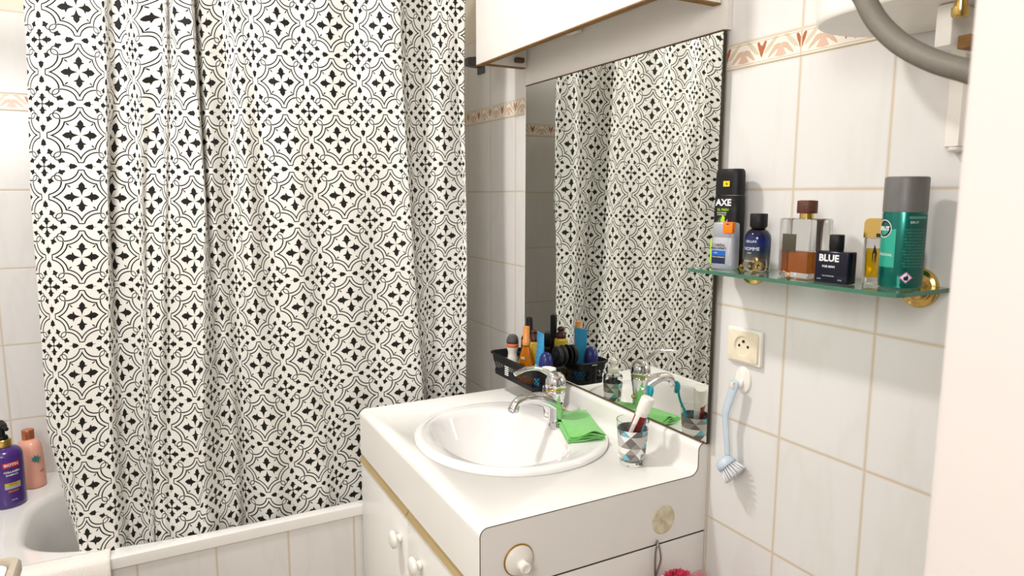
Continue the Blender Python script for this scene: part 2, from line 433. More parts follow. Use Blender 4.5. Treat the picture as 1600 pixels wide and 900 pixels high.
# ================================================================== BATHTUB
t = thing('bathtub', 'white enamel bathtub with a tiled front behind the patterned curtain', 'bathtub', (-1.127, -.81, 0))
def T(o): o.location = (1.127, .81, 0); return o
n = 120
def rr(cx, cy, ax, ay, z, p): return ell(cx, cy, ax, ay, z, n, p)
R_ = [rr(-1.127, -.811, .2985, .807, H - .789, 40), rr(-1.127, -.811, .2992, .8080, H - .770, 40), rr(-1.127, -.811, .2985, .807, H - .7655, 40),
      rr(-1.127, -.811, .295, .803, H - .765, 40),
      rr(-1.1085, -.625, .2545, .580, H - .765, 3.2), rr(-1.1085, -.625, .2490, .573, H - .7665, 3.2), rr(-1.1085, -.625, .243, .565, H - .771, 3.2), rr(-1.1085, -.625, .238, .556, H - .781, 3.2),
      rr(-1.1085, -.625, .230, .540, H - .85, 3.2), rr(-1.1085, -.62, .215, .51, H - 1.0, 3.0), rr(-1.1085, -.61, .20, .49, H - 1.12, 2.8),
      rr(-1.1085, -.60, .14, .40, H - 1.16, 2.5), rr(-1.1085, -.60, .05, .2, H - 1.17, 2.2)]
bm = bmesh.new(); rings_bm(bm, R_, False, True)
T(ob('tub_shell', bm, M['enamel'], t, 40))
a = box('tiled_front', -.850, -.832, -1.615, -.001, 0.002, H - .789, M['tile_apron'], t)
uvmap(a, lambda c: (c.y, c.z - H + .789)); T(a)

# ================================================================== CURTAIN
CU= [-0.8, -0.5, 0, 0.45, 0.95, 1.0, 1.5, 1.75, 1.9, 2.0, 2.3, 2.5, 3.0, 3.25, 3.75, 4.0, 4.5, 5, 5.5, 6, 6.5, 7, 7.5, 8, 8.42, 8.88, 9.1, 9.5, 10, 10.5, 10.7]
CX= [-0.02, -0.01, 0, 0.03, -0.02, -0.018, 0.0, 0.004, -0.006, -0.004, 0.008, -0.006, 0.015, 0.025, -0.02, 0, -0.035, 0, -0.02, 0, -0.01, 0, -0.005, 0.01, 0.025, -0.025, -0.03, -0.035, -0.01, -0.01, 0]
CYT= [-1.0806, -1.0566, -0.9934, -0.9492, -0.9321, -0.9245, -0.8984, -0.8846, -0.8593, -0.8474, -0.8377, -0.8321, -0.8138, -0.7851, -0.7745, -0.7659, -0.7185, -0.6985, -0.6612, -0.6067, -0.5509, -0.4908, -0.4265, -0.3731, -0.3302, -0.3094, -0.296, -0.2566, -0.2145, -0.1704, -0.1534]
CZT= [0.2262, 0.2267, 0.2305, 0.225, 0.2298, 0.2292, 0.2234, 0.222, 0.2279, 0.2274, 0.2225, 0.2252, 0.2212, 0.2219, 0.2286, 0.2263, 0.2379, 0.2376, 0.2419, 0.242, 0.2456, 0.2467, 0.253, 0.2558, 0.2532, 0.2573, 0.2577, 0.2607, 0.2597, 0.263, 0.2629]
CYM= [-1.0951, -1.0707, -1.007, -0.9611, -0.9612, -0.9564, -0.9045, -0.8981, -0.8952, -0.882, -0.8571, -0.8492, -0.8, -0.7805, -0.7752, -0.7629, -0.7195, -0.6897, -0.6482, -0.5889, -0.5393, -0.4758, -0.414, -0.3533, -0.318, -0.2975, -0.2871, -0.2528, -0.207, -0.1526, -0.1526]
CZM= [-0.0158, -0.0157, -0.0156, -0.0161, -0.017, -0.017, -0.0195, -0.0208, -0.0219, -0.0224, -0.023, -0.0238, -0.025, -0.0238, -0.0218, -0.0205, -0.0218, -0.0226, -0.0191, -0.0153, -0.0131, -0.0107, -0.0083, -0.0058, -0.003, 0.0001, 0.0015, 0.0037, 0.0062, 0.0066, 0.0065]
CYB= [-1.1027, -1.0817, -1.0409, -0.9909, -0.9661, -0.9621, -0.9253, -0.9193, -0.9162, -0.9137, -0.895, -0.8787, -0.8258, -0.8103, -0.7706, -0.7527, -0.7234, -0.6797, -0.6224, -0.5624, -0.5164, -0.4562, -0.3936, -0.3336, -0.2936, -0.2712, -0.2656, -0.2544, -0.2201, -0.181, -0.1571]
CZB= [-0.5, -0.5004, -0.504, -0.4922, -0.5025, -0.5003, -0.5029, -0.5053, -0.5183, -0.5183, -0.5128, -0.5231, -0.5263, -0.5164, -0.5173, -0.5047, -0.5271, -0.5314, -0.5359, -0.5288, -0.5238, -0.5149, -0.515, -0.5092, -0.5, -0.5036, -0.4999, -0.4927, -0.4787, -0.4835, -0.4841]

def pchip(xs, ys):
    n = len(xs); h = [xs[i + 1] - xs[i] for i in range(n - 1)]; dl = [(ys[i + 1] - ys[i]) / h[i] for i in range(n - 1)]
    m = [dl[0]] + [0] * (n - 2) + [dl[-1]]
    for i in range(1, n - 1):
        if dl[i - 1] * dl[i] > 0:
            w1 = 2 * h[i] + h[i - 1]; w2 = h[i] + 2 * h[i - 1]; m[i] = (w1 + w2) / (w1 / dl[i - 1] + w2 / dl[i])
    def f(x):
        i = 0
        while i < n - 2 and x > xs[i + 1]: i += 1
        t = (x - xs[i]) / h[i]; t2 = t * t; t3 = t2 * t
        return (2 * t3 - 3 * t2 + 1) * ys[i] + (t3 - 2 * t2 + t) * h[i] * m[i] + (-2 * t3 + 3 * t2) * ys[i + 1] + (t3 - t2) * h[i] * m[i + 1]
    return f
fx, fT, fM, fB = (pchip(CU, q) for q in (CX, CYT, CYM, CYB))
gT, gM, gB = (pchip(CU, q) for q in (CZT, CZM, CZB))
NC, NR = 460, 84; ZTOP, ZBOT = .715, -.845
bm = bmesh.new(); uvl = bm.loops.layers.uv.new('UVMap'); grid = []
for i in range(NC + 1):
    u = CU[0] + (CU[-1] - CU[0]) * i / NC; x0 = fx(u); yT, yM, yB = fT(u), fM(u), fB(u); zT, zM, zB = gT(u), gM(u), gB(u); colv = []
    for j in range(NR + 1):
        z = ZTOP + (ZBOT - ZTOP) * j / NR
        if z > .24: y = yT + (yT - yM) * min((z - .24) / .255, 1) * .5
        elif z > -.02: y = yM + (yT - yM) * (z + .02) / .26
        elif z > -.5: k = (-.02 - z) / .48; y = yM + (yB - yM) * k
        else: y = yB + (yB - yM) * (-.5 - z) / .48 * .4 + max(0, 1 - (u + .8) / .6) * .05 * ((-.5 - z) / .34)
        y += (abs(z + .02) < .12) * 0
        v = (2 * (z - zM) / (zT - zM)) if z > zM else (4 * (z - zM) / (zM - zB))
        amp = .85 + .2 * max(0, -z)
        x = -.90 + x0 * amp + .0035 * math.sin(u * 2.1 + z * 5) + .003 * math.sin(u * 5.3 - z * 8)
        x += .012 * max(0, (z - .3)) / .4
        x = min(x, -.868)
        colv.append((bm.verts.new((x, y, H + z)), (u, v)))
    grid.append(colv)
for i in range(NC):
    for j in range(NR):
        q = (grid[i][j], grid[i + 1][j], grid[i + 1][j + 1], grid[i][j + 1])
        f = bm.faces.new([e[0] for e in q])
        for lp, e in zip(f.loops, q): lp[uvl].uv = e[1]
me = bpy.data.meshes.new('shower_curtain'); bm.to_mesh(me); bm.free()
o = link('shower_curtain', me, M['curtain'], None, True)
md = o.modifiers.new('s', 'SOLIDIFY'); md.thickness = .0008
tag(o, 'white shower curtain printed with black cross medallions hanging inside the tub', 'shower curtain')
# rod above
bm = tube_bm([(-.895, -.001, H + .735), (-.895, -1.619, H + .735)], .0125, 20)
tag(ob('curtain_rod', bm, M['white'], None, True), 'white curtain rod spanning above the bathtub', 'curtain rod')

# grey holder on the tiled wall, half hidden by the cabinet door
t = thing('wall_holder', 'grey plastic holder on the tiled wall below the cabinet corner', 'wall holder', (-1.120, 0, H + .372))
bm = bmesh.new(); add_box(bm, -.022, .022, -.006, 0, -.03, .03, .002); ob('back_plate', bm, M['darkgrey'], t)
bm = bmesh.new(); rings_bm(bm, [[(x, y, z) for x, y, z in ((-.016 * s, yy, -.012 * s), (.016 * s, yy, -.012 * s), (.016 * s, yy, .014 * s), (-.016 * s, yy, .014 * s))] for s, yy in ((1, -.004), (1, -.03), (.8, -.05))]); ob('arm', bm, M['darkgrey'], t)

# ================================================================== VANITY
VX0, VX1, VY = -.8266, -.1555, -.4705
t = thing('vanity_cabinet', 'white laminate vanity cabinet with gold strips under the washbasin', 'vanity cabinet', (0, 0, 0))
box('carcass', VX0 + .002, VX1 - .019, VY + .02, -.002, .06, H - .66, M['lam_grey'], t)
box('plinth', VX0 + .02, VX1 - .02, VY + .06, -.01, 0, .06, M['lam_grey'], t)
box('side_panel', VX1 - .018, VX1, VY + .002, -.002, .002, H - .6375, M['lam_side'], t, bev=.0008)
for x0, x1, kx in ((VX0, -.4945, -.535), (-.4925, VX1 - .001, -.418)):
    dr = box('door', x0, x1, VY, VY + .018, .065, H - .6475, M['laminate'], t, bev=.0012)
    prof = [(VY + .018, H - .6480), (VY - .0030, H - .6480), (VY - .0045, H - .6465), (VY + .0012, H - .6400), (VY + .0020, H - .6325), (VY + .018, H - .6325)]
    extrude_x(prof, x0 + .0004, x1 - .0004, 'handle_strip', M['goldtrim'], dr)
    bm = lathe([(.0, 0), (.0085, 0), (.0085, .006), (.0075, .010), (.0095, .0125), (.0165, .0135), (.0185, .0165), (.0175, .021), (.012, .0235), (.0, .0245)], 32)
    bm.transform(Matrix.Translation((kx, VY, H - .712)) @ Matrix.Rotation(PI / 2, 4, 'X'))
    ob('knob', bm, M['white'], dr, True)

# worktop profile (y, z) with rounded front, coved back and upstand
def arc(cy, cz, r, a0, a1, n=8): return [(cy + r * math.cos(math.radians(a0 + (a1 - a0) * i / n)), cz + r * math.sin(math.radians(a0 + (a1 - a0) * i / n))) for i in range(n + 1)]
ZW = H - .5215
top = [(VY, H - .630)] + arc(VY + .014, ZW - .014, .014, 180, 90) + arc(-.042, ZW + .018, .018, -90, 0, 8) + arc(-.012, H - .475, .012, 180, 90)[0:]
full = top + [(-.001, H - .463), (-.001, H - .630)]
wt = extrude_x(full, VX0, VX1 - .002, 'worktop', M['laminate'])
cb = bmesh.new(); rings_bm(cb, [ell(-.497, -.236, .204, .190, z, 64, 2.15) for z in (H - .70, H - .40)])
cut = ob('cut', cb, None)
md = wt.modifiers.new('b', 'BOOLEAN'); md.object = cut; md.operation = 'DIFFERENCE'; md.solver = 'EXACT'
dg = bpy.context.evaluated_depsgraph_get(); me = bpy.data.meshes.new_from_object(wt.evaluated_get(dg)); wt.modifiers.clear(); wt.data = me
bpy.data.objects.remove(cut)
tag(wt, 'white worktop with rounded front edge and raised back around the washbasin', 'worktop')
ep = [(y, z) for y, z in full]
e = extrude_x([(y, z - .004 if z < H - .62 else z) for y, z in ep], VX1 - .0018, VX1, 'end_panel', M['lam_side'], wt)
bm = tube_bm([(VX1 - .0002, y, z) for y, z in top], .0008, 6); ob('edge_seam', bm, M['seam'], wt)
box('shadow_gap_strip', VX0 + .004, VX1 - .0008, VY + .004, -.003, H - .6373, H - .6342, M['dark'], wt)

# ------------------------------------------------------------------ washbasin
t = thing('washbasin', 'round white ceramic washbasin set in the worktop', 'washbasin', (-.497, -.236, ZW))
cy = -.034
rg = [ell(0, 0, .2135, .2, 0.0002, 96, 2.1), ell(0, 0, .214, .2, .006, 96, 2.1), ell(0, 0, .210, .196, .0112, 96, 2.1), ell(0, 0, .203, .189, .0128, 96, 2.1), ell(0, 0, .196, .182, .012, 96, 2.1),
      ell(0, cy * .35, .190, .166, .0105, 96, 2.2), ell(0, cy * .9, .182, .131, .0105, 96, 2.45), ell(0, cy, .176, .124, .006, 96, 2.45), ell(0, cy, .171, .119, -.004, 96, 2.4), ell(0, cy, .160, .109, -.035, 96, 2.3),
      ell(0, cy, .14, .095, -.07, 96, 2.2), ell(0, cy, .105, .072, -.10, 96, 2.1), ell(0, cy, .06, .042, -.116, 96, 2), ell(0, cy, .022, .022, -.12, 96, 2)]
bm = bmesh.new(); rings_bm(bm, rg, False, True); ob('bowl', bm, M['ceramic'], t, True)
bm = lathe([(.021, -.1195), (.021, -.1175), (.012, -.1165), (0, -.1175)], 32); bm.transform(Matrix.Translation((0, cy, 0))); ob('drain', bm, M['chrome'], t, True)
for k in range(3):
    bm = bmesh.new(); add_box(bm, .018 + k * .0045, .0212 + k * .0045, -.0005, .0005, -.002, .002)
    bm.transform(Matrix.Translation((0, .089, -.0085)) @ Matrix.Rotation(-.35, 4, 'X')); ob('maker_mark', bm, M['darkgrey'], t)

# ------------------------------------------------------------------ tap
t = thing('mixer_tap', 'chrome single lever mixer tap on the washbasin', 'tap', (-.482, -.132, H - .511))
bm = lathe([(.0, 0), (.0190, 0), (.0190, .003), (.0170, .007), (.0155, .02), (.0165, .045), (.0195, .065), (.0215, .078), (.0215, .083)], 40, cap1=True); ob('body', bm, M['chrome'], t, True)
bm = lathe([(.0219, .0830), (.0222, .084), (.0222, .0855), (.0219, .0865)], 40); ob('gold_ring', bm, M['gold'], t, True)
bm = lathe([(.0225, .0875), (.0235, .094), (.0225, .105), (.018, .115), (.010, .1212), (0, .1225)], 40); ob('head', bm, M['chrome'], t, True)
pts = spline([(0, .006, .050), (0, -.016, .060), (-.001, -.045, .0695), (-.003, -.075, .071), (-.005, -.093, .064), (-.006, -.100, .052)], 8)
rad = [.0205 - .0100 * min(1, i / 22) for i in range(len(pts))]; rad[-8:] = [.0105 + .0008 * i / 4 for i in range(8)]
ob('spout', tube_bm(pts, rad, 20), M['chrome'], t, True)
bm = lathe([(.0118, 0), (.0122, -.004), (.0112, -.007), (.0085, -.0078), (.0, -.0065)], 28); bm.transform(Matrix.Translation((-.006, -.1005, .0525)) @ Matrix.Rotation(-.12, 4, 'X')); ob('aerator', bm, M['chrome'], t, True)
pts = spline([(0, .0, .108), (0, -.018, .120), (.001, -.045, .135), (.003, -.075, .1375), (.005, -.098, .1325), (.005, -.105, .130)], 8)
rad = [.0125, .012, .0112, .0104, .0096, .0088, .0082, .0078] + [.0072 - .00004 * i for i in range(len(pts) - 8)]; rad[-2:] = [.0065, .003]
bm = tube_bm(pts, rad, 18, None, .72)
for v in bm.verts: v.co.z = v.co.z  # keep
bmf = bm; ob('lever', bmf, M['chrome'], t, True).scale = (1, 1, 1)
bm = tube_bm(spline([(0, .0175, .010), (0, .019, .03), (0, .019, .032)], 4), .0016, 8); ob('waste_rod', bm, M['chrome'], t, True)
bm = lathe([(0, 0), (.004, .001), (.005, .005), (.003, .009), (0, .010)], 16); bm.transform(Matrix.Translation((0, .019, .032))); ob('rod_knob', bm, M['gold'], t, True)

# ------------------------------------------------------------------ green cloth
t0 = Vector((-.3668, -.130, 0)); t1 = Vector((-.516, -.0745, 0)); ax = (t1 - t0); L = ax.length; ax.normalize(); sd = Vector((ax.y, -ax.x, 0))
sec = []
W2 = .039; lay = [(-W2, W2, .0012), (W2 - .001, -W2 + .004, .0052), (-W2 + .003, W2 + .001, .0092), (W2 - .002, -W2 + .006, .0132)]
for k, (a, b, z) in enumerate(lay):
    for i in range(13):
        s = i / 12; sec.append((a + (b - a) * s, z + .0011 * math.sin(s * 9 + k * 1.7)))
    if k < 3:
        zz = lay[k + 1][2]; sgn = 1 if b > a else -1
        for i in range(1, 5): an = -PI / 2 + PI * i / 5; sec.append((b + sgn * .0022 * math.cos(an), (z + zz) / 2 + .0020 * math.sin(an)))
bm = bmesh.new(); rings = []
for i in range(29):
    s = i / 28; rings_ = []
    for (w_, z) in sec:
        edge = (1 - s) ** 6
        p = t0 + ax * (L * s + .002 * math.sin(w_ * 90 + z * 300)) + sd * w_ * (1 - .05 * s)
        dz = .0018 * math.sin(s * 6 + w_ * 60) + .0045 * edge * (z / .0132) * math.sin(w_ * 80 + .5)
        rings_.append((p.x, p.y, H - .5075 + z * (1 - .2 * s) + dz))
    rings.append(rings_)
rings_bm(bm, rings, False, False, False)
o = ob('cleaning_cloth', bm, M['cloth'], None, True)
md = o.modifiers.new('s', 'SOLIDIFY'); md.thickness = .0016; md.offset = 0
tag(o, 'folded bright green microfibre cloth on the rim of the washbasin', 'cloth')

# ================================================================== MIRROR AND BOARD
bm = bmesh.new(); add_box(bm, -.836, -.1620, -.0110, -.0005, H - .4625, H + .2690); add_box(bm, -.836, -.1440, -.0110, -.0005, H + .2691, H + .72)
tag(ob('backing_board', bm, M['lam_grey']), 'plain pale board behind the mirror and below the wall cabinet', 'board')
t = thing('wall_mirror', 'large frameless wall mirror above the washbasin', 'mirror', (-.4865, -.011, H - .46))
box('glass', -.3418 , .3405, -.0048, -.0002, .0015, .7255, M['mirror'], t, bev=0)
box('edge_strip', .3406, .3425, -.0054, .0008, 0, .7265, M['dark'], t)
box('bottom_channel', -.3418, .3405, -.0060, -.0002, -.0010, .0012, M['seam'], t)
box('top_channel', -.3418, .3405, -.0056, -.0002, .7258, .7285, M['seam'], t)
box('left_bead', -.3436, -.3420, -.0052, -.0002, .0, .7265, M['lam_grey'], t)

# ================================================================== WALL CABINET
CB = H + .3123
t = thing('wall_cabinet', 'white wall cabinet with raw brown lower edges above the mirror', 'wall cabinet', (0, 0, 0))
for x0, x1 in ((-.846, -.830), (-.1725, -.1565)):
    s = box('side_panel', x0, x1, -.124, -.0155 if x0 < -.5 else -.0155, CB + .0012, H + 1.02, M['lam_grey'], t)
    box('raw_edge', x0, x1, -.124, -.0155, CB - .0012, CB + .0012, M['brown'], s)
box('bottom_shelf', -.829, -.1735, -.122, -.0155, H + .362, H + .378, M['lam_grey'], t)
box('top_shelf', -.829, -.1735, -.122, -.0155, H + 1.004, H + 1.02, M['lam_grey'], t)
d = box('door', -.858, -.150, -.142, -.126, CB + .0012, H + 1.02, M['laminate'], t, bev=.0004)
box('raw_edge', -.858, -.150, -.142, -.126, CB - .0012, CB + .0012, M['brown'], d)
for hx in (-.829,):
    hb = bmesh.new(); add_box(hb, hx, hx + .014, -.050, -.026, CB + .010, CB + .022, .002); ob('corner_bracket', hb, M['seam'], t)
hb = bmesh.new(); add_box(hb, -.62, -.575, -.032, -.0155, H + .350, H + .3615, .001); ob('fixing_bracket', hb, M['white'], t)

# ================================================================== GLASS SHELF
SZ = H - .1262
def tilt(o): o.rotation_euler = (0, -.0083, 0)
t = thing('glass_shelf', 'greenish glass shelf with bottles on brass rosettes', 'shelf', (.07, 0, SZ)); tilt(t)
out = [(-.182, -.004), (-.182, -.100), (-.176, -.112), (-.165, -.115), (.168, -.115), (.178, -.111), (.182, -.100), (.180, -.004)]
bm = bmesh.new(); rings_bm(bm, [[(x, y, z) for x, y in out] for z in (-.0055, 0)])
bm.faces.ensure_lookup_table()
bmesh.ops.recalc_face_normals(bm, faces=bm.faces)
for f in bm.faces: f.material_index = 0 if abs(f.normal.z) > .5 else 1
me = bpy.data.meshes.new('glass_panel'); bm.to_mesh(me); bm.free(); link('glass_panel', me, [M['glassgreen'], M['glassedge']], t)
for x in (-.140, .139):
    bm = lathe([(0, 0), (.0262, 0), (.0265, .003), (.0245, .006), (.0205, .0065), (.019, .009), (.0165, .0135), (.0125, .0155), (.010, .018), (.010, .022), (0, .0225)], 48)
    bm.transform(Matrix.Translation((x, 0, -.004)) @ Matrix.Rotation(PI / 2, 4, 'X')); r_ = ob('rosette', bm, M['gold'], t, True)
    bm = bmesh.new(); add_box(bm, x - .006, x + .006, -.034, -.014, -.0125, -.0058, .0015); add_box(bm, x - .006, x + .006, -.034, -.014, .0003, .0065, .0015)
    ob('clamp', bm, M['gold'], r_)

# ------------------------------------------------------------------ things on the shelf
def sz(x): return SZ + (x - .07) * .0083 + .0003
A = -PI / 2
# tall black body-wash bottle
t = thing('shower_gel_bottle', 'tall black bottle with white lettering and pink flower print beside the mirror', 'bottle', (-.098, -.034, sz(-.098)), rz=.08)
def ovl(prof, sy, p=2.6): return lathe(prof, 48, sy, p)
ob('body', ovl([(.0215, 0), (.0255, .003), (.0265, .02), (.0265, .09), (.0255, .118)], .62), M['black'], t, True)
ob('cap', ovl([(.0253, .1185), (.0253, .150), (.0243, .158), (.0215, .1615), (0, .162)], .62), M['black'], t, 40)
yy = -.0172
text_flat('lettering', 'AXE', .0150, M['inkw'], t, (.0015, yy, .106), bold=.0005, sx=1.12)
text_flat('lettering', 'XL FRESH', .0056, M['inklime'], t, (.001, yy, .0945), bold=.0001)
text_flat('lettering', 'BODYWASH', .0035, M['inkw'], t, (-.001, yy, .0895)); text_flat('lettering', 'SHOWER GEL', .003, M['inkw'], t, (-.001, yy, .0862))
poly_flat('sticker', [(-.0005, .1325), (.0125, .1325), (.0125, .1415), (-.0005, .1415)], M['inkyel'], t, yy - .0001)
text_flat('lettering', '2x', .004, M['ink'], t, (.0065, yy - .0003, .137), bold=.0003)
def star(cx, cz, r0, r1, n, a0=0, a1=2 * PI):
    return [(cx + (r1 if i % 2 else r0) * math.cos(a0 + (a1 - a0) * i / (2 * n)), cz + (r1 if i % 2 else r0) * math.sin(a0 + (a1 - a0) * i / (2 * n))) for i in range(2 * n + 1)]
poly_flat('flower_print', star(.004, .062, .013, .019, 9, -.2, PI + .2), M['inkpink'], t, yy)
poly_flat('flower_print', [(.000, .070), (-.003, .078), (.001, .087), (.006, .082), (.005, .074)], M['inklime'], t, yy - .0002)
poly_flat('flower_print', [(.018, .060), (.021, .060), (.0235, .072), (.021, .076), (.0175, .072)], M['inklime'], t, yy - .0002)
for k in range(4): poly_flat('leaf_print', [(-.017 + k * .003, .050 + k * .004), (-.0155 + k * .003, .050 + k * .004), (-.014 + k * .0035, .074 + k * .004)], M['inklime'], t, yy)
poly_flat('side_stripe', [(-.0235, .004), (-.0195, .004), (-.0195, .046), (-.0235, .046)], M['inklime'], t, yy + .0010)
# silver face-care bottle with orange flip cap
t = thing('lotion_bottle', 'short silver grey bottle with an orange flip cap on the glass shelf', 'bottle', (-.066, -.072, sz(-.066)), rz=.25)
ob('body', lathe([(.0195, 0), (.0215, .002), (.0218, .01), (.0214, .050), (.0208, .0505), (.0208, .0515), (.0213, .052), (.0205, .072), (.0185, .0745), (0, .075)], 48, .62, 3), M['silver'], t, 40)
bm = bmesh.new(); add_box(bm, .002, .0195, -.0150, -.002, .058, .0757, .002); c_ = ob('flip_cap', bm, M['orangepl'], t)
bm = bmesh.new(); add_box(bm, .009, .013, -.01515, -.0148, .0718, .0738); ob('thumb_slot', bm, M['ink'], c_)
yy = -.01375
text_flat('lettering', "L'ORÉAL", .0062, M['ink'], t, (-.004, yy, .0385), bold=.00005); text_flat('lettering', 'MEN EXPERT', .0047, M['ink'], t, (-.004, yy, .0335), bold=.0001)
poly_flat('label', [(-.016, .022), (.008, .022), (.008, .0300), (-.016, .0300)], M['inkb'], t, yy); poly_flat('label', [(-.016, .009), (.008, .009), (.008, .0218), (-.016, .0218)], M['inknavy'], t, yy)
text_flat('lettering', 'HYDRA ENERGETIC', .0026, M['inkw'], t, (-.004, yy - .0002, .0195)); text_flat('lettering', '24H', .0036, M['inkw'], t, (-.009, yy - .0002, .026))
# round shouldered dark blue perfume
t = thing('perfume_bottle', 'round shouldered dark blue perfume bottle fading to clear at the base', 'perfume bottle', (-.020, -.050, sz(-.020)))
ob('body', lathe([(.0175, 0), (.0192, .002), (.0196, .006), (.0200, .050), (.0190, .0565), (.0150, .0625), (.0105, .0655), (.0095, .0665)], 48), M['grad'], t, True)
ob('collar', lathe([(.0108, .0665), (.0112, .0675), (.0112, .0705), (.0108, .071)], 32), M['black'], t, True)
ob('cap', lathe([(.0125, .0685), (.0132, .070), (.0132, .0885), (.0124, .0895), (0, .0895)], 32), M['black'], t, 40)
text_round('lettering', 'J. BELLINI', .0052, M['inkw'], t, .0203, A + .12, .0465); text_round('lettering', 'L’HOMME', .0075, M['inkw'], t, .0203, A + .10, .0350)
text_round('lettering', 'PARIS', .0028, M['inkw'], t, .0203, A + .1, .0285); text_round('lettering', 'EAU DE PARFUM', .0026, M['inkw'], t, .0203, A + .05, .016)
# square clear perfume with amber and brown cap
t = thing('perfume_bottle', 'square clear perfume bottle with amber liquid and brown leather cap', 'perfume bottle', (.077, -.062, sz(.077)), rz=.02)
bm = bmesh.new(); add_box(bm, -.0262, .0262, -.0245, .0245, 0, .0845, .0028, 3); ob('bottle_glass', bm, M['clear'], t, 40)
bm = bmesh.new(); add_box(bm, -.0215, .0215, -.0198, .0198, .008, .0385, .002); lq = ob('perfume', bm, M['amber'], t)
bm = bmesh.new(); add_box(bm, -.019, .004, -.02535, -.0247, .038, .0625, .0002); ob('dark_label', bm, M['leather_plate'], t)
ob('neck', lathe([(.0098, .0846), (.0098, .0915), (.0098, .092)], 16), M['gold'], t, 30)
ob('cap', lathe([(.0132, .0915), (.0138, .0925), (.0138, .1085), (.0132, .1095), (0, .1095)], 40), M['brownleather'], t, 40)
ob('cap_ring', lathe([(.0100, .1096), (.0100, .1102), (.0088, .1102), (.0088, .1097)], 32, cap0=False, cap1=False), M['gold'], t)
# small navy square perfume
t = thing('perfume_bottle', 'small square navy perfume bottle marked BLUE in white', 'perfume bottle', (.147, -.088, sz(.147)), rz=.10)
bm = bmesh.new(); add_box(bm, -.0232, .0232, -.0105, .0105, 0, .0430, .0020, 3); ob('body', bm, M['navyglass'], t, 40)
ob('cap', lathe([(.0088, .0431), (.0088, .0450), (.0092, .0455), (.0092, .0640), (.0086, .0648), (0, .0648)], 32), M['black'], t, 40)
yy = -.0107
text_flat('lettering', 'BLUE', .0125, M['inkw'], t, (-.0035, yy, .0335), bold=.0004); text_flat('lettering', 'FOR MAN', .0040, M['inkw'], t, (-.0035, yy, .0225), bold=.0001)
text_flat('lettering', 'EAU DE PARFUM', .0022, M['inkw'], t, (-.0035, yy, .0100)); text_flat('lettering', 'SPRAY', .0020, M['inkw'], t, (-.016, yy, .0055)); text_flat('lettering', '100 ML', .0020, M['inkw'], t, (.013, yy, .0055))
# flat gold perfume
t = thing('perfume_bottle', 'narrow clear perfume bottle with yellow liquid and gold cap', 'perfume bottle', (.170, -.036, sz(.170)), rz=.25)
bm = bmesh.new(); add_box(bm, -.0150, .0150, -.0085, .0085, 0, .0600, .0018, 3); ob('bottle_glass', bm, M['clear'], t, 40)
bm = bmesh.new(); add_box(bm, -.0118, .0118, -.0058, .0058, .0075, .0460, .001); ob('perfume', bm, M['yellowliq'], t)
bm = bmesh.new(); pr = [(x, z) for x, z in ((-.0155, .0602), (.0155, .0602), (.0155, .0800), (.0135, .0845), (.0095, .0862), (-.0095, .0862), (-.0135, .0845), (-.0155, .0800))]
rings_bm(bm, [[(x, y, z) for x, z in pr] for y in (-.009, .009)]); cp = ob('cap', bm, M['gold'], t, 25)
poly_flat('cap_label', [(.0005, .0615), (.0150, .0615), (.0150, .0665), (.0005, .0665)], M['ink'], cp, -.0092)
poly_flat('figure_print', [(-.002, .024), (-.0005, .052), (.001, .024), (.003, .040), (-.003, .040)], M['ink'], t, -.0088)
text_flat('lettering', 'OR', .0045, M['ink'], t, (0, -.0089, .035)); text_flat('lettering', 'PARIS', .003, M['ink'], t, (0, -.0089, .0305))
# big green spray can
t = thing('deodorant_can', 'tall green metal spray can with a grey cap, rightmost on the glass shelf', 'spray can', (.2135, -.052, sz(.2135)))
ob('can', lathe([(.0225, 0), (.0243, .0015), (.0243, .004), (.0250, .006), (.0250, .093), (.0243, .0965)], 56, cap1=True), M['green_can'], t, 40)
ob('cap', lathe([(.0252, .0955), (.0250, .1365), (.0243, .1385), (.0225, .1392), (0, .1392)], 56), M['capgrey'], t, 40)
r = .0252
patch_round('light_panel', .0265, .0265, .0745, M['green_panel'], t, r, A - .28)
patch_round('text_panel', .030, .004, .093, M['green_dark'], t, r - .00005, A + 1.42)
a1 = A + 1.18
patch_round('white_line', .026, .0875, .0905, M['inkgrey'], t, r + .0001, a1 + .1)
text_round('lettering', 'BRUT', .0042, M['inkw'], t, r + .0002, a1 - .15, .083)
for k in range(13):
    z = .074 - k * .0038
    text_round('fine_print', ['DEODORANT SPRAY', 'ORIGINAL PARFUM', 'LONG LASTING 24H', 'NO ALUMINIUM SALTS'][k % 4], .0030, M['inkgrey'], t, r + .0002, a1 + .02, z)
a2 = A + .82
wrap_poly('hazard_diamond', [(0, .0075), (.0078, .0148), (0, .0221), (-.0078, .0148)], M['inkpink'], t, r + .0003, a2)
wrap_poly('hazard_diamond', [(0, .0090), (.0062, .0148), (0, .0206), (-.0062, .0148)], M['inkw'], t, r + .0004, a2)
wrap_poly('flame_mark', [(-.002, .0112), (.002, .0112), (.003, .0145), (.0012, .0185), (-.0002, .0160), (-.0022, .0160), (-.0030, .0138)], M['ink'], t, r + .0005, a2)
text_round('lettering', 'ORIGINAL', .0048, M['inkw'], t, r + .0003, A - .28, .0420)
bm = torus_bm(.0108, .0005, 32, 6); me = bpy.data.meshes.new('r'); bm.to_mesh(me); bm.free(); me.transform(Matrix.Translation((0, .0745, 0))); wrap_mesh(me, r + .0006, A - .40, 0); link('badge_ring', me, M['inkw'], t)
wrap_poly('badge', [(.0104 * math.cos(q * PI / 16), .0745 + .0104 * math.sin(q * PI / 16)) for q in range(32)], M['ink'], t, r + .0004, A - .40)
text_round('lettering', 'BRUT', .0070, M['inkw'], t, r + .0008, A - .40, .0745, bold=.0003)

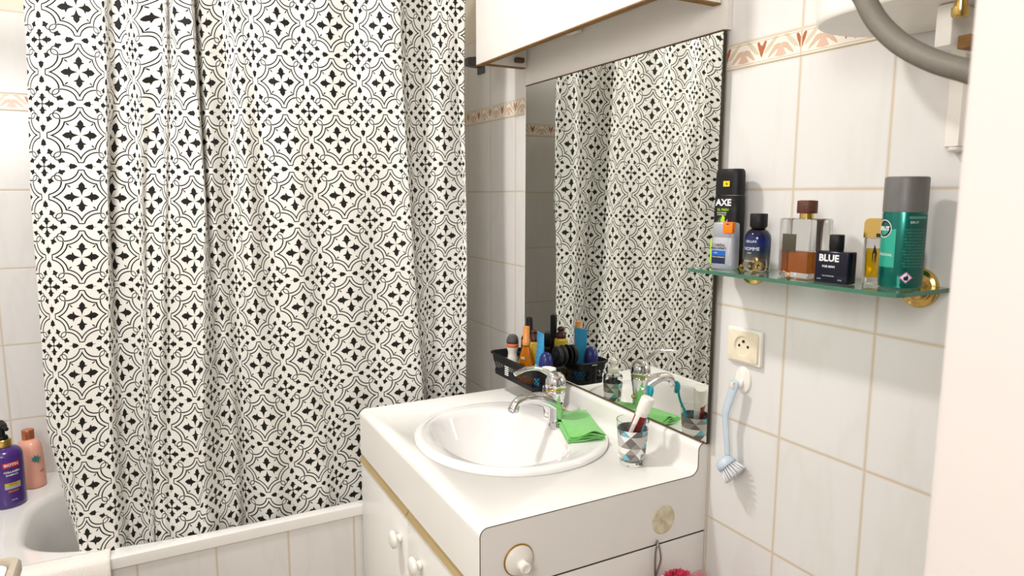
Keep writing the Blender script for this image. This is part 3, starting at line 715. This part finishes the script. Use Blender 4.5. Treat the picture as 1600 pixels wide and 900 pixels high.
# ================================================================== SOCKET, HOOK, BRUSH
t = thing('wall_socket', 'cream electrical wall socket below the glass shelf', 'socket', (-.0765, 0, H - .2645))
bm = bmesh.new(); add_box(bm, -.0370, .0370, -.0085, 0, -.0305, .0305, .0025, 3); ob('frame', bm, M['white'], t)
# cover with round well
bm = bmesh.new(); nn = 48
def sqr(a, b, y, p=14): return [(a * math.copysign(abs(math.cos(2 * PI * i / nn)) ** (2 / p), math.cos(2 * PI * i / nn)), y, b * math.copysign(abs(math.sin(2 * PI * i / nn)) ** (2 / p), math.sin(2 * PI * i / nn))) for i in range(nn)]
rings_bm(bm, [sqr(.0325, .0262, -.008), sqr(.0325, .0262, -.0112), sqr(.0315, .0252, -.0120), sqr(.0182, .0182, -.0120, 2), sqr(.0178, .0178, -.0115, 2), sqr(.0168, .0168, -.0086, 2), sqr(.001, .001, -.0086, 2)], False, True)
cv = ob('cover', bm, M['cream'], t, 35)
for dx, dz in ((-.0095, 0), (.0095, 0)):
    bm = lathe([(.0026, .0087), (.0026, .00875), (0, .00875)], 16); bm.transform(Matrix.Translation((dx, 0, dz)) @ Matrix.Rotation(PI / 2, 4, 'X')); ob('pin_hole', bm, M['ink'], cv)
bm = lathe([(.0024, .0086), (.0024, .0108), (.0012, .0114), (0, .0114)], 16); bm.transform(Matrix.Translation((0, 0, .0085)) @ Matrix.Rotation(PI / 2, 4, 'X')); ob('earth_pin', bm, M['ink'], cv, True)

t = thing('adhesive_hook', 'oval white adhesive hook on the tiles below the socket', 'hook', (-.080, 0, H - .325))
bm = lathe([(0, 0), (.0150, 0), (.0150, .002), (.0138, .0036), (.0, .0042)], 40); bm.transform(Matrix.Rotation(PI / 2, 4, 'X') @ Matrix.Diagonal((1.15, 1.6, 1, 1))); ob('base_plate', bm, M['white'], t, 40)
ob('hook_arm', tube_bm(spline([(0, -.003, -.001), (0, -.009, -.010), (0, -.020, -.013), (0, -.026, -.009), (0, -.027, -.001)], 6), [.004] * 8 + [.0035] * 17, 12), M['white'], t, True)

t = thing('dish_brush', 'pale blue dish brush with white bristles hanging from the adhesive hook', 'brush', (-.082, -.023, H - .334))
def handle(pts, wd, th):
    bm = bmesh.new(); rings = []
    for (p, w_, h_) in zip(pts, wd, th):
        rings.append([(p[0] + w_ * math.cos(2 * PI * k / 14), p[1] + h_ * math.sin(2 * PI * k / 14), p[2]) for k in range(14)])
    rings_bm(bm, rings); return bm
kp = spline([(.004, 0, .011), (.002, .0, .0), (-.003, -.002, -.020), (-.0100, -.004, -.046), (-.0105, -.004, -.060), (-.0080, -.003, -.085), (-.0050, -.002, -.110), (-.0040, -.002, -.124)], 6)
nk = len(kp)
wd = [(.0035 if i == 0 else .0058 if i == 1 else .0100 - .0046 * (i / nk)) for i in range(nk)]; th = [.0018 if i == 0 else .0028 for i in range(nk)]
hb = handle(kp, wd, th); hd = ob('handle', hb, M['brushblue'], t, True)
bm = torus_bm(.0036, .0011, 20, 8); bm.transform(Matrix.Translation((.0015, -.003, .001)) @ Matrix.Rotation(PI / 2, 4, 'X')); ob('hanging_hole_rim', bm, M['white'], t, True)
hc = Vector((-.0030, -.004, -.141)); dirn = Vector((.74, .22, -.62)).normalized()
mx = Matrix.Translation(hc) @ dirn.to_track_quat('Z', 'Y').to_matrix().to_4x4()
bm = lathe([(0, -.014), (.009, -.0125), (.0150, -.0085), (.0175, -.002), (.0178, .003), (.0165, .0045), (0, .0045)], 36); bm.transform(mx); ob('head', bm, M['brushblue'], t, True)
bm = bmesh.new()
for ring, nb in ((.003, 5), (.007, 10), (.011, 15), (.0142, 20)):
    for k in range(nb):
        a = 2 * PI * k / nb + ring * 40; b0 = Vector((ring * math.cos(a), ring * math.sin(a), .004)); fl = ring / .0142
        b1 = Vector((b0.x * (1.0 + .55 * fl), b0.y * (1.0 + .55 * fl), .004 + .0240 - .004 * fl))
        tube_bm([b0, (b0 + b1) / 2, b1], [.0011, .0013, .0014], 6, bm)
bm.transform(mx); ob('bristles', bm, M['bristle'], t, True)['kind'] = 'stuff'

# ================================================================== CUP, TOOTHPASTE, TOOTHBRUSH
def band(rad_at, z0, z1, rows, cols, name, parent, m, n=64, dr=.0003):
    bm = bmesh.new(); uvl = bm.loops.layers.uv.new('UVMap'); g = []
    for j in range(13):
        z = z0 + (z1 - z0) * j / 12; r = rad_at(z) + dr
        g.append([(bm.verts.new((r * math.cos(2 * PI * i / n), r * math.sin(2 * PI * i / n), z)) if i < n else None, (cols * i / n, rows * j / 12)) for i in range(n + 1)])
        g[-1][n] = (g[-1][0][0], g[-1][n][1])
    for a, b in zip(g, g[1:]):
        for i in range(n):
            q = (a[i], a[i + 1], b[i + 1], b[i]); f = bm.faces.new([e[0] for e in q])
            for lp, e in zip(f.loops, q): lp[uvl].uv = e[1]
    return ob(name, bm, m, parent, True)
CR = lambda z: .0228 + (.0312 - .0228) * min(1, max(0, z / .087)) ** .85
t = thing('toothbrush_cup', 'clear plastic cup printed with grey and blue triangles on the worktop', 'cup', (-.2585, -.0965, ZW + .0002))
zs = [0, .004, .012, .024, .040, .055, .070, .087]
outp = [(CR(z), z) for z in zs]; inn = [(CR(z) - .0014, z) for z in reversed(zs) if z > .006]
bm = lathe([(.0001, 0)] + outp + inn + [(.018, .0065), (.0001, .006)], 64, cap0=True, cap1=True); ob('cup_wall', bm, M['clearpl'], t, 50)
band(CR, .013, .071, 5, 8, 'triangle_print', t, M['triprint'])
t = thing('toothpaste_tube', 'white and red toothpaste tube standing cap up in the cup', 'toothpaste', (-.2668, -.1095, ZW + .0085))
dv = (Vector((-.2335, -.0815, H - .387)) - Vector((-.2668, -.1095, ZW + .0085))); t.rotation_mode = 'QUATERNION'
t.rotation_quaternion = dv.to_track_quat('Z', 'Y') @ Matrix.Rotation(2.25, 3, 'Z').to_quaternion()
TL = dv.length
bm = bmesh.new(); rings_bm(bm, [ell(0, 0, .0140, .0012, 0, 40), ell(0, 0, .0140, .0014, .006, 40), ell(0, 0, .0133, .006, .04, 40), ell(0, 0, .0125, .0105, TL - .036, 40), ell(0, 0, .0110, .0105, TL - .030, 40)]); tb = ob('tube', bm, M['white'], t, 40)
ob('cap', lathe([(.0118, TL - .0305), (.0125, TL - .030), (.0130, TL - .014), (.0126, TL - .003), (.0110, TL), (0, TL)], 36), M['white'], t, 40)
for nm, a0_, wdt, mt in (('red_print', -1.45, .013, M['inkred']), ('dark_print', -.25, .009, M['darkred']), ('red_print', 1.6, .016, M['darkred'])):
    bm = bmesh.new(); rg = []
    for j in range(7):
        z = .008 + (TL - .046) * j / 6; f = (z / (TL - .036)); ax_ = .0141 - .0016 * f; ay_ = .0018 + .0090 * f
        rg.append([(ax_ * 1.02 * math.cos(a0_ + wdt / .0125 * (i / 8 - .5)), ay_ * 1.04 * math.sin(a0_ + wdt / .0125 * (i / 8 - .5)), z + .0002) for i in range(9)])
    rings_bm(bm, rg, False, False, False); ob(nm, bm, mt, tb, True)
t = thing('toothbrush', 'teal toothbrush standing behind the toothpaste in the cup', 'toothbrush', (-.256, -.083, ZW + .008))
hp = spline([(0, 0, 0), (.001, .004, .03), (-.002, .016, .07), (-.005, .028, .098), (-.007, .0325, .118), (-.0073, .0335, .130), (-.0072, .0335, .137)], 6)
ob('handle', tube_bm(hp, [.0042 - .0018 * min(1, i / 16) for i in range(24)] + [.003, .0038, .0044, .0046, .0046, .0046, .0046, .0044, .004, .0034, .0028, .0022, .0012], 12), M['teal'], t, True)
bm = bmesh.new()
for j in range(7):
    for k in range(3):
        c = Vector((-.0085 - .0005 * 0, .0335 + (k - 1) * .0028, .114 + j * .0035))
        tube_bm([c, c + Vector((-.009, -.003, 0))], .0011, 6, bm)
ob('bristles', bm, M['teal'], t, True)['kind'] = 'stuff'

# soap dispenser behind the tap
SR = lambda z: .0178 + (.0236 - .0178) * min(1, max(0, z / .075)) ** .9
t = thing('soap_dispenser', 'clear pump soap dispenser with triangle print behind the tap', 'soap dispenser', (-.5455, -.1010, ZW + .0002))
bm = lathe([(.0001, 0)] + [(SR(z), z) for z in (0, .003, .012, .03, .05, .07, .080)] + [(.0215, .086), (.013, .090), (.0115, .0905), (.0115, .0945)] + [(.0098, .0945), (.0098, .089), (.020, .084)] + [(SR(z) - .0016, z) for z in (.07, .05, .03, .012, .007)] + [(.0001, .006)], 48); ob('bottle_wall', bm, M['clearpl'], t, 50)
band(SR, .012, .068, 5, 7, 'triangle_print', t, M['triprint'])
ob('pump_collar', lathe([(.0125, .0900), (.0132, .091), (.0132, .101), (.0118, .103), (.0062, .1035), (.0055, .112)], 32), M['white'], t, 40)
pm = ob('pump_head', lathe([(.0055, .112), (.0078, .113), (.0082, .121), (.0070, .1235), (0, .124)], 28), M['white'], t, True)
ob('nozzle', tube_bm(spline([(0, 0, .1195), (-.012, -.008, .1205), (-.022, -.015, .117), (-.026, -.018, .112)], 5), [.0055] * 4 + [.0045] * 8 + [.0032] * 4, 12), M['white'], pm, True)
ob('dip_tube', tube_bm([(0, 0, .010), (0, 0, .09)], .002, 8), M['clearpl'], t, True)

# ================================================================== BLACK SUCTION BASKET WITH TOILETRIES
BX0, BX1, BY0, BY1, BZ0, BZ1 = -.822, -.592, -.122, -.036, H - .4700, H - .4150
t = thing('suction_basket', 'black plastic suction basket full of toiletries at the left end of the mirror', 'basket', ((BX0 + BX1) / 2, (BY0 + BY1) / 2, BZ0))
hx, hy, hz = (BX1 - BX0) / 2, (BY1 - BY0) / 2, BZ1 - BZ0
def rrect(ax, ay, r, z, n=6):
    out = []
    for cx, cy, a in ((ax - r, ay - r, 0), (-ax + r, ay - r, 90), (-ax + r, -ay + r, 180), (ax - r, -ay + r, 270)):
        for i in range(n + 1): an = math.radians(a + 90 * i / n); out.append((cx + r * math.cos(an), cy + r * math.sin(an), z))
    return out
bm = bmesh.new(); rings_bm(bm, [rrect(hx * .93, hy * .88, .014, 0), rrect(hx * .93, hy * .88, .014, .002)], True, True); ob('floor', bm, M['black'], t)
def wallring(z0, z1, s0, s1, th=.0016):
    bm = bmesh.new(); f = lambda s, z, o: rrect(hx * (.93 + .07 * s) - o, hy * (.88 + .12 * s) - o, .016, z)
    rings_bm(bm, [f(s0, z0, 0), f(s1, z1, 0), f(s1, z1, th), f(s0, z0, th), f(s0, z0, 0)], False, False); return bm
ob('top_band', wallring(hz - .020, hz, .62, 1), M['black'], t, 40)
ob('bottom_band', wallring(0, .010, 0, .2), M['black'], t, 40)
bm = tube_bm(rrect(hx + .002, hy + .002, .017, hz), .0028, 8, None, 1, True); ob('rim', bm, M['black'], t, True)
bm = bmesh.new(); ba = rrect(hx * .945, hy * .90, .016, .009, 1); 
def per(s, z):   # point on the wall perimeter at arc fraction s, height z
    k = z / hz; r = rrect(hx * (.93 + .07 * k) - .0008, hy * (.88 + .12 * k) - .0008, .016, z, 6); nn_ = len(r)
    L_ = [0]
    for i in range(nn_): L_.append(L_[-1] + (Vector(r[i]) - Vector(r[(i + 1) % nn_])).length)
    d_ = (s % 1) * L_[-1]
    for i in range(nn_):
        if L_[i + 1] >= d_: return Vector(r[i]).lerp(Vector(r[(i + 1) % nn_]), (d_ - L_[i]) / (L_[i + 1] - L_[i]))
    return Vector(r[0])
for k in range(60):
    for s1 in (2.2, -2.2):
        tube_bm([per(k / 60, .008), per((k + s1) / 60, hz - .019)], .0009, 4, bm)
ob('lattice', bm, M['black'], t)
cu = (-.6266, -.0205, H - .395)
t2 = t
def rel(p, base): return tuple(a - b for a, b in zip(p, base))
def mxy(p): return Matrix.Translation(p) @ Matrix.Rotation(PI / 2, 4, 'X')
bp = rel(cu, t.location)
bm = lathe([(.0245, 0), (.0250, .0015), (.0235, .004), (.0165, .0065), (.0165, .010), (.0225, .011), (.0235, .013), (.0235, .019), (.0215, .021), (.010, .0215), (.0095, .026), (0, .0265)], 48); bm.transform(mxy(bp)); ob('suction_cup', bm, M['black'], t, 40)
bm = bmesh.new(); add_box(bm, bp[0] - .009, bp[0] + .009, bp[1] - .0165, bp[1] - .0115, hz - .004, bp[2] - .01, .001); ob('bracket', bm, M['black'], t)
bm = bmesh.new()
for k in range(5): add_box(bm, -.030, -.012, -hy * .985 - .0024, -hy * .985 - .0008, .013 + k * .005, .0155 + k * .005)
ob('label', bm, M['inkw'], t)
bz = BZ0 + .0022
t = thing('cream_tube', 'black tube with white lettering lying at the left end of the basket', 'tube', (-.800, -.050, bz + .0395), rot=(.35, 0, 0))
bm = lathe([(0, -.030), (.0085, -.0295), (.0095, -.028), (.0100, 0), (.0095, .026), (.0085, .028), (0, .0285)], 28); bm.transform(Matrix.Rotation(PI / 2, 4, 'Y')); ob('tube', bm, M['black'], t, 40)
text_flat('lettering', 'PRO 24', .0125, M['inkw'], t, (-.002, -.0101, .001), bold=.0003)
bm = lathe([(0, .0288), (.0085, .0289), (.0088, .038), (0, .0384)], 24); bm.transform(Matrix.Rotation(PI / 2, 4, 'Y')); ob('cap', bm, M['black'], t, 40)
# roll-on with clear dome
t = thing('roll_on_deodorant', 'white roll-on deodorant with clear dome cap and orange band in the basket', 'deodorant', (-.792, -.072, bz))
ob('body', lathe([(.0135, 0), (.0150, .003), (.0150, .030), (.0120, .043), (.0115, .052), (.0148, .062), (.0150, .066)], 36), M['white'], t, 40)
ob('orange_band', lathe([(.0153, .0665), (.0158, .068), (.0158, .0745), (.0150, .076)], 36), M['inkorange'], t, True)
ob('ball', lathe([(.0128, .0755), (.0130, .080), (.0105, .0875), (.006, .0915), (0, .093)], 32), M['darkgrey'], t, True)
ob('dome_cap', lathe([(.0157, .0762), (.0158, .084), (.0130, .0935), (.0080, .0985), (0, .100)], 36), M['smoke'], t, True)
text_round('lettering', 'Mixa', .0060, M['ink'], t, .0152, A + .5, .022)
# orange oil spray
t = thing('body_oil_bottle', 'amber orange body oil bottle with a copper cap in the basket', 'bottle', (-.6835, -.092, bz), rz=.35)
ob('body', lathe([(.0225, 0), (.0255, .003), (.0265, .012), (.0255, .028), (.0190, .062), (.0120, .087), (.0085, .0945)], 48, .55, 2.3), M['orange'], t, True)
ob('cap', lathe([(.0098, .0945), (.0102, .096), (.0102, .1065), (.0084, .109), (.0082, .138), (.0076, .1405), (0, .141)], 32), M['cap_orange'], t, 40)
def onb(name, pts, m, a0_, rr_=.0192): return wrap_poly(name, pts, m, t, rr_, a0_, .62)
poly_flat('green_badge', [(.0075 * math.cos(q * PI / 8) , .062 + .0042 * math.sin(q * PI / 8)) for q in range(16)], M['inkteal'], t, -.0122)
poly_flat('yellow_badge', [(.0065 * math.cos(q * PI / 8) , .0645 + .0028 * math.sin(q * PI / 8)) for q in range(16)], M['inkgold'], t, -.0124)
text_flat('lettering', 'GARNIER', .0034, M['inkw'], t, (0, -.0126, .0615)); text_flat('lettering', 'BODY', .0062, M['brownpl'], t, (0, -.0132, .048), bold=.0001); text_flat('lettering', 'OIL', .0058, M['brownpl'], t, (0, -.0137, .042), bold=.0001)
for q in range(7):
    a_ = q * .9; poly_flat('flower_print', star(-.012 + q * .004, .028 - (q % 3) * .004, .0012, .0030, 5), M['inkw'] if q % 2 else M['brownpl'], t, -.0150)
# blue tube standing on its cap
t = thing('sun_cream_tube', 'bright blue squeeze tube standing on its cap in the basket', 'tube', (-.6455, -.074, bz), rz=-.17)
bm = bmesh.new(); rings_bm(bm, [ell(0, 0, .0150, .0125, .022, 40), ell(0, 0, .0185, .0125, .03, 40), ell(0, 0, .0205, .0085, .07, 40), ell(0, 0, .0225, .0030, .112, 40), ell(0, 0, .0228, .0010, .120, 40, 4), ell(0, 0, .0228, .0009, .130, 40, 6)]); ob('tube', bm, M['blue_tube'], t, 50)
ob('cap', lathe([(.0140, 0), (.0152, .001), (.0155, .020), (.0150, .0218)], 32), M['blue_tube'], t, 40)
for k in range(6):
    for s_, nm in ((-1, 'fine_print'),):
        z = .108 - k * .012; yv = -(.0012 + .0105 * (1 - (z - .03) / .09) * .95) * 1.0
        text_flat(nm, ['PROTECTION LAIT', 'MOISTURISING SUN', 'WATER RESISTANT', 'APPLY GENEROUSLY', 'KEEP OUT OF REACH', 'SPF 50 UVA UVB'][k], .0028, M['inknavy'], t, (0, yv - .0035, z))
bm = bmesh.new(); add_box(bm, -.004, .009, -.0128, -.0122, .040, .052); ob('white_label', bm, M['inkw'], t)
# blue domed roll-on
t = thing('roll_on_deodorant', 'dark roll-on deodorant with a large navy blue dome cap in the basket', 'deodorant', (-.6085, -.0805, bz))
ob('body', lathe([(.0135, 0), (.0150, .002), (.0155, .03), (.0165, .044), (.0165, .046)], 36), M['black'], t, 40)
ob('white_ring', lathe([(.0172, .0462), (.0176, .0468), (.0176, .0484), (.0172, .049)], 36), M['white'], t)
ob('dome_cap', lathe([(.0176, .0491), (.0178, .052), (.0172, .066), (.0150, .078), (.0110, .086), (.0055, .0898), (0, .0905)], 36), M['navy'], t, True)
# yellow bottle
t = thing('cream_bottle', 'yellow bottle with a dark brown screw cap behind the orange oil', 'bottle', (-.7080, -.0560, bz), rz=.1)
ob('body', lathe([(.0170, 0), (.0188, .003), (.0190, .085), (.0180, .092), (.0125, .0955)], 40, .85, 2.4), M['yellow'], t, 40)
ob('cap', lathe([(.0125, .096), (.0128, .0975), (.0118, .1085), (.0080, .112), (.0080, .117), (.0090, .1185), (.0085, .1235), (.0040, .1255), (0, .126)], 32), M['brownpl'], t, True)
for k, (z0, z1, mt) in enumerate(((.062, .069, 'brownpl'), (.072, .077, 'inkgold'), (.050, .056, 'brownpl'), (.018, .042, 'inkteal'))):
    patch_round('printed_stripe', .024, z0, z1, M[mt], t, .0193, -A, .88)
# tall black bottle
t = thing('shampoo_bottle', 'tall slim black bottle at the back of the basket', 'bottle', (-.7390, -.0520, bz))
ob('body', lathe([(.0085, 0), (.0095, .002), (.0098, .095), (.0090, .102)], 32, .8, 2.6), M['black'], t, 40)
ob('cap', lathe([(.0092, .1022), (.0092, .146), (.0080, .1505), (.004, .152), (0, .1522)], 32, .8, 2.6), M['black'], t, 40)
# small dark bottle
t = thing('nail_care_bottle', 'small dark brown bottle with a black cap behind the roll-on deodorant', 'bottle', (-.7645, -.0500, bz))
ob('body', lathe([(.0105, 0), (.0118, .002), (.0118, .055), (.0100, .062), (.008, .064)], 32), M['brownpl'], t, 40)
ob('cap', lathe([(.0100, .0642), (.0105, .066), (.0095, .094), (.0070, .098), (0, .0985)], 32), M['black'], t, 40)

# ================================================================== SIDE OF THE VANITY
def mxx(p): return Matrix.Translation(p) @ Matrix.Rotation(PI / 2, 4, 'Y')
t = thing('suction_hook', 'white round suction hook on the side of the vanity', 'suction hook', (VX1, -.4025, H - .5885))
bm = lathe([(.0265, .0002), (.0272, .0010), (.0265, .0018)], 48); bm.transform(mxx((0, 0, 0))); ob('stained_ring', bm, M['goldstain'], t, True)
bm = lathe([(0, .0015), (.0248, .0018), (.0252, .0035), (.0225, .0075), (.0150, .0105), (.0100, .0120)], 48); bm.transform(mxx((0, 0, 0))); ob('suction_cup', bm, M['white'], t, True)
bm = lathe([(.0098, .0110), (.0100, .0125), (.0088, .0135), (.0088, .0225), (.0095, .0235), (.0095, .0255), (.0065, .0270), (.0060, .0250), (0, .0250)], 40); bm.transform(mxx((0, 0, -.003))); ob('knob', bm, M['white'], t, 40)
t = thing('glue_spot', 'round yellowed glue mark on the side of the vanity', 'glue mark', (VX1, -.1035, H - .5905))
bm = bmesh.new(); rgs = []
for rr_, xx in ((.0275, .0001), (.0268, .0012), (.0245, .0016), (.0225, .0009), (.017, .0013), (.009, .0012), (.0045, .0014)):
    rgs.append([(xx + .0006 * math.sin(i * 2.3 + rr_ * 900) * (rr_ < .026), rr_ * math.cos(2 * PI * i / 40) * .93, rr_ * math.sin(2 * PI * i / 40)) for i in range(40)])
rings_bm(bm, rgs, True, True); ob('glue_pad', bm, M['glue'], t, True)
t = thing('wire_hook', 'thin metal S hook over the seam on the side of the vanity', 'hook', (VX1, -.1235, H - .636))
ob('wire', tube_bm(spline([(-.001, .004, .002), (.004, .005, .009), (.0085, .001, .004), (.006, -.001, -.006), (.004, .0, -.03), (.004, .001, -.055), (.007, .001, -.068), (.014, .0, -.072), (.019, .0, -.064)], 8), .0017, 10), M['steel'], t, True)
ob('twist', tube_bm(spline([(.0035, .003, .012), (.006, .006, .002), (.0065, .010, -.015), (.005, .012, -.03), (.0045, .007, -.045), (.004, .002, -.058)], 8), .0015, 8), M['steel'], t, True)
t = thing('bath_pouf', 'bright pink net bath pouf hanging on the side of the vanity', 'bath sponge', (-.1145, -.098, H - .712))
bm = bmesh.new(); random.seed(9)
for k in range(26):
    a = random.uniform(0, 2 * PI); e_ = random.uniform(-1.0, 1.4); dr_ = Vector((math.cos(a) * math.cos(e_), math.sin(a) * math.cos(e_), math.sin(e_)))
    q = dr_.to_track_quat('Z', 'Y').to_matrix().to_4x4(); b = bmesh.new(); rg = []
    for j in range(5):
        f = j / 4; rg.append([((.004 + .013 * f) * (1 + .35 * f * math.sin(i * 1.6 + k)) * math.cos(2 * PI * i / 24), (.004 + .013 * f) * (1 + .35 * f * math.sin(i * 1.6 + k)) * math.sin(2 * PI * i / 24), .008 + .026 * f + .004 * f * math.sin(i * 2.1)) for i in range(24)])
    rings_bm(b, rg, False, False); merge(bm, b, q)
for v in bm.verts: v.co.x = max(v.co.x * .95, -.0395)
ob('net_ruffles', bm, M['pink'], t, True)
ob('core', lathe([(0, -.022), (.016, -.014), (.022, 0), (.016, .014), (0, .022)], 20), M['pink'], t, True)
ob('cord', tube_bm(spline([(-.028, -.022, .012), (-.024, -.020, .026), (-.012, -.012, .022), (0, 0, .012)], 6), .001, 6), M['inkw'], t, True)
bm = bmesh.new(); rings_bm(bm, [[(-.012, .006, .018), (.000, .048, .032), (.006, .060, .022)], [(-.008, -.004, .010), (-.002, .040, .000), (.002, .056, -.006)]], False, False, False); ob('film_tag', bm, M['pinkclear'], t)

# ================================================================== BOTTLES ON THE TUB CORNER
t = thing('shampoo_bottle', 'large purple pump bottle with black pump on the tub corner', 'bottle', (-1.243, -1.236, H - .7648))
bm = lathe([(.034, 0), (.0375, .003), (.038, .012), (.038, .126), (.036, .134), (.028, .142), (.018, .146), (.0165, .147)], 48); ob('body', bm, M['purple'], t, True)
ob('collar', lathe([(.0172, .1475), (.0178, .149), (.0178, .164), (.0165, .1655)], 36), M['goldcol'], t, 40)
ob('pump', lathe([(.0120, .1657), (.0125, .169), (.0105, .174), (.0068, .175), (.0066, .195), (.0105, .197), (.0110, .203), (.0075, .2065), (0, .207)], 32), M['black'], t, 40)
ob('nozzle', tube_bm(spline([(-.010, -.002, .203), (.004, .003, .204), (.020, .010, .202), (.034, .016, .197)], 6), [.0075] * 6 + [.006] * 7 + [.0045] * 6, 14), M['black'], t, True)
a3 = -.12 + .62
patch_round('red_label', .036, .102, .115, M['inkred'], t, .0382, a3); text_round('lettering', 'BIOTIN', .0095, M['inkw'], t, .0385, a3, .1085, bold=.0002)
text_round('lettering', 'COLLAGEN', .0065, M['inkw'], t, .0384, a3, .091, bold=.0002); text_round('lettering', 'SHAMPOO', .0055, M['inkw'], t, .0384, a3, .0835, bold=.0001)
patch_round('gold_label', .034, .056, .064, M['inkgold'], t, .0382, a3); patch_round('lilac_label', .034, .049, .0555, M['silver'], t, .03815, a3); patch_round('gold_label', .022, .040, .046, M['copper'], t, .0382, a3)
text_round('fine_print', 'REPAIR', .0055, M['brownpl'], t, .0384, a3, .060); text_round('fine_print', '500 ML', .0042, M['inkw'], t, .0384, a3, .021)
t = thing('shower_gel_bottle', 'peach pink bottle with copper cap behind the purple bottle', 'bottle', (-1.350, -1.200, H - .7648), rz=.5)
bm = lathe([(.036, 0), (.0395, .003), (.040, .02), (.038, .075), (.034, .108), (.027, .120), (.0125, .126)], 48, .75); ob('body', bm, M['peach'], t, True)
ob('cap', lathe([(.0135, .1262), (.0140, .128), (.0140, .148), (.0130, .150), (0, .150)], 32), M['copper'], t, 40)
poly_flat('flower_print', star(0, 0, .006, .012, 8), M['inkteal'], t, 0).matrix_basis = Matrix.Rotation(PI / 2 - .35, 4, 'Z') @ Matrix.Translation((.012, -.0385, .080))
text_round('lettering', 'soft', .010, M['brownpl'], t, .0400, .35, .045, .75)

# ================================================================== MAT, HAMPER
cs = [(-.8690, H - .7615), (-.862, H - .7598), (-.840, H - .7590), (-.8255, H - .7600), (-.8185, H - .7680), (-.8165, H - .80), (-.8170, H - .95), (-.8165, H - 1.06)]
bm = bmesh.new(); rgs = []
for i in range(41):
    s = i / 40; y = -1.340 + .335 * s; rib = .0010 * (math.sin(y * 2 * PI / .0065) if y > -1.085 else 0)
    rgs.append([(x + (rib if k > 3 else 0) + .001 * math.sin(y * 30 + k), y - (.006 * k if s > .9 else 0) * (-1) * 0, z + (rib if k <= 3 else 0)) for k, (x, z) in enumerate(cs)])
rings_bm(bm, rgs, False, False, False); o = ob('bath_mat', bm, M['terry'], None, True)
md = o.modifiers.new('s', 'SOLIDIFY'); md.thickness = .0045; md.offset = 0
tag(o, 'white ribbed towelling mat hung over the near end of the tub edge', 'bath mat')
t = thing('laundry_hamper', 'beige plastic hamper with rounded lid in the lower left corner', 'hamper', (-.07, -1.235, 0))
def hr(s, z, r=.014): return rrect(.160 * s, .182 * s, r, z, 6)
zt = H - .445
bm = bmesh.new(); rings_bm(bm, [hr(.85, .002), hr(.86, .01), hr(.96, zt - .02), hr(.96, zt - .018)], True, True); ob('bin', bm, M['beige'], t, 40)
bm = bmesh.new(); rings_bm(bm, [hr(.985, zt - .018), hr(1, zt - .014), hr(1, zt - .004), hr(.985, zt), hr(.95, zt), hr(.94, zt - .003), hr(.935, zt - .008)], True, True); ld = ob('lid', bm, M['beige'], t, 40)
bm = bmesh.new(); rings_bm(bm, [hr(.930, zt - .0078), hr(.930, zt - .004), hr(.92, zt - .0025)], True, True); ob('lid_panel', bm, M['white'], ld, 40)

# ================================================================== HAIR DRYER UNIT WITH HOSE, TOP RIGHT
t = thing('wall_appliance', 'white rounded wall mounted appliance in the upper right corner', 'wall appliance', (.235, 0, H + .197))
def capsule(ax, ay, z, n=64):
    out = []
    for i in range(n):
        a = 2 * PI * i / n; c, s = math.cos(a), math.sin(a)
        out.append((ax * math.copysign(abs(c) ** .85, c), -.092 + ay * math.copysign(abs(s) ** .85, s), z))
    return out
bm = bmesh.new(); rings_bm(bm, [capsule(.1075, .088, 0), capsule(.1095, .090, .002), capsule(.1105, .091, .008), capsule(.1125, .091, .25), capsule(.105, .085, .265)]); bo = ob('housing', bm, M['white'], t, 40)
bm = bmesh.new(); add_box(bm, .038, .056, -.120, -.02, -.045, -.0005, .002); ob('outlet_block', bm, M['white'], t)
bm = bmesh.new(); add_box(bm, .060, .074, -.115, -.09, -.050, -.036, .001); ob('rating_tag', bm, M['brown'], t)
bm = lathe([(.007, -.022), (.0085, -.020), (.0085, -.012), (.006, -.011), (.006, -.0005)], 20); bm.transform(Matrix.Translation((.072, -.135, 0))); ob('brass_nut', bm, M['gold'], t, 40)
kp = spline([(.352, -.30, .285), (.3400, -.35, .225), (.3440, -.36, .178), (.3575, -.36, .1509), (.3704, -.36, .1305), (.3897, -.36, .1108), (.4138, -.36, .0946), (.4381, -.36, .0832), (.4640, -.36, .0750), (.520, -.355, .075), (.570, -.33, .12), (.575, -.30, .25), (.50, -.24, .36), (.42, -.16, .40), (.36, -.10, .38), (.335, -.09, .33)], 14)
kp = [Vector((p.x, p.y, p.z + H)) for p in kp]
rad = [.0082 + .0005 * (i % 2) for i in range(len(kp))]
dn = []
for a, b in zip(kp, kp[1:]):
    for q in range(3): dn.append(a.lerp(b, q / 3))
dn.append(kp[-1])
rad = [.0079 + (.0006 if i % 3 == 0 else 0) for i in range(len(dn))]
o = ob('flexible_hose', tube_bm(dn, rad, 16), M['hose'], None, True)
tag(o, 'grey ribbed flexible hose curving in front of the white wall appliance', 'hose')
t = thing('cord_cover', 'slim white plastic cover on the tiles right of the spray can', 'cord cover', (.2450, 0, H + .045))
bm = bmesh.new(); rings_bm(bm, [[(x, y, z) for x, y in ((-.012, 0), (-.012, -.016), (-.008, -.021), (.008, -.021), (.012, -.016), (.012, 0))] for z in (.006, .150)], True, True); ob('cover', bm, M['white'], t)
ob('end_cap', lathe([(0, -.002), (.008, 0), (.011, .006)], 24, .9), M['white'], t, True).location = (0, -.0105, 0)
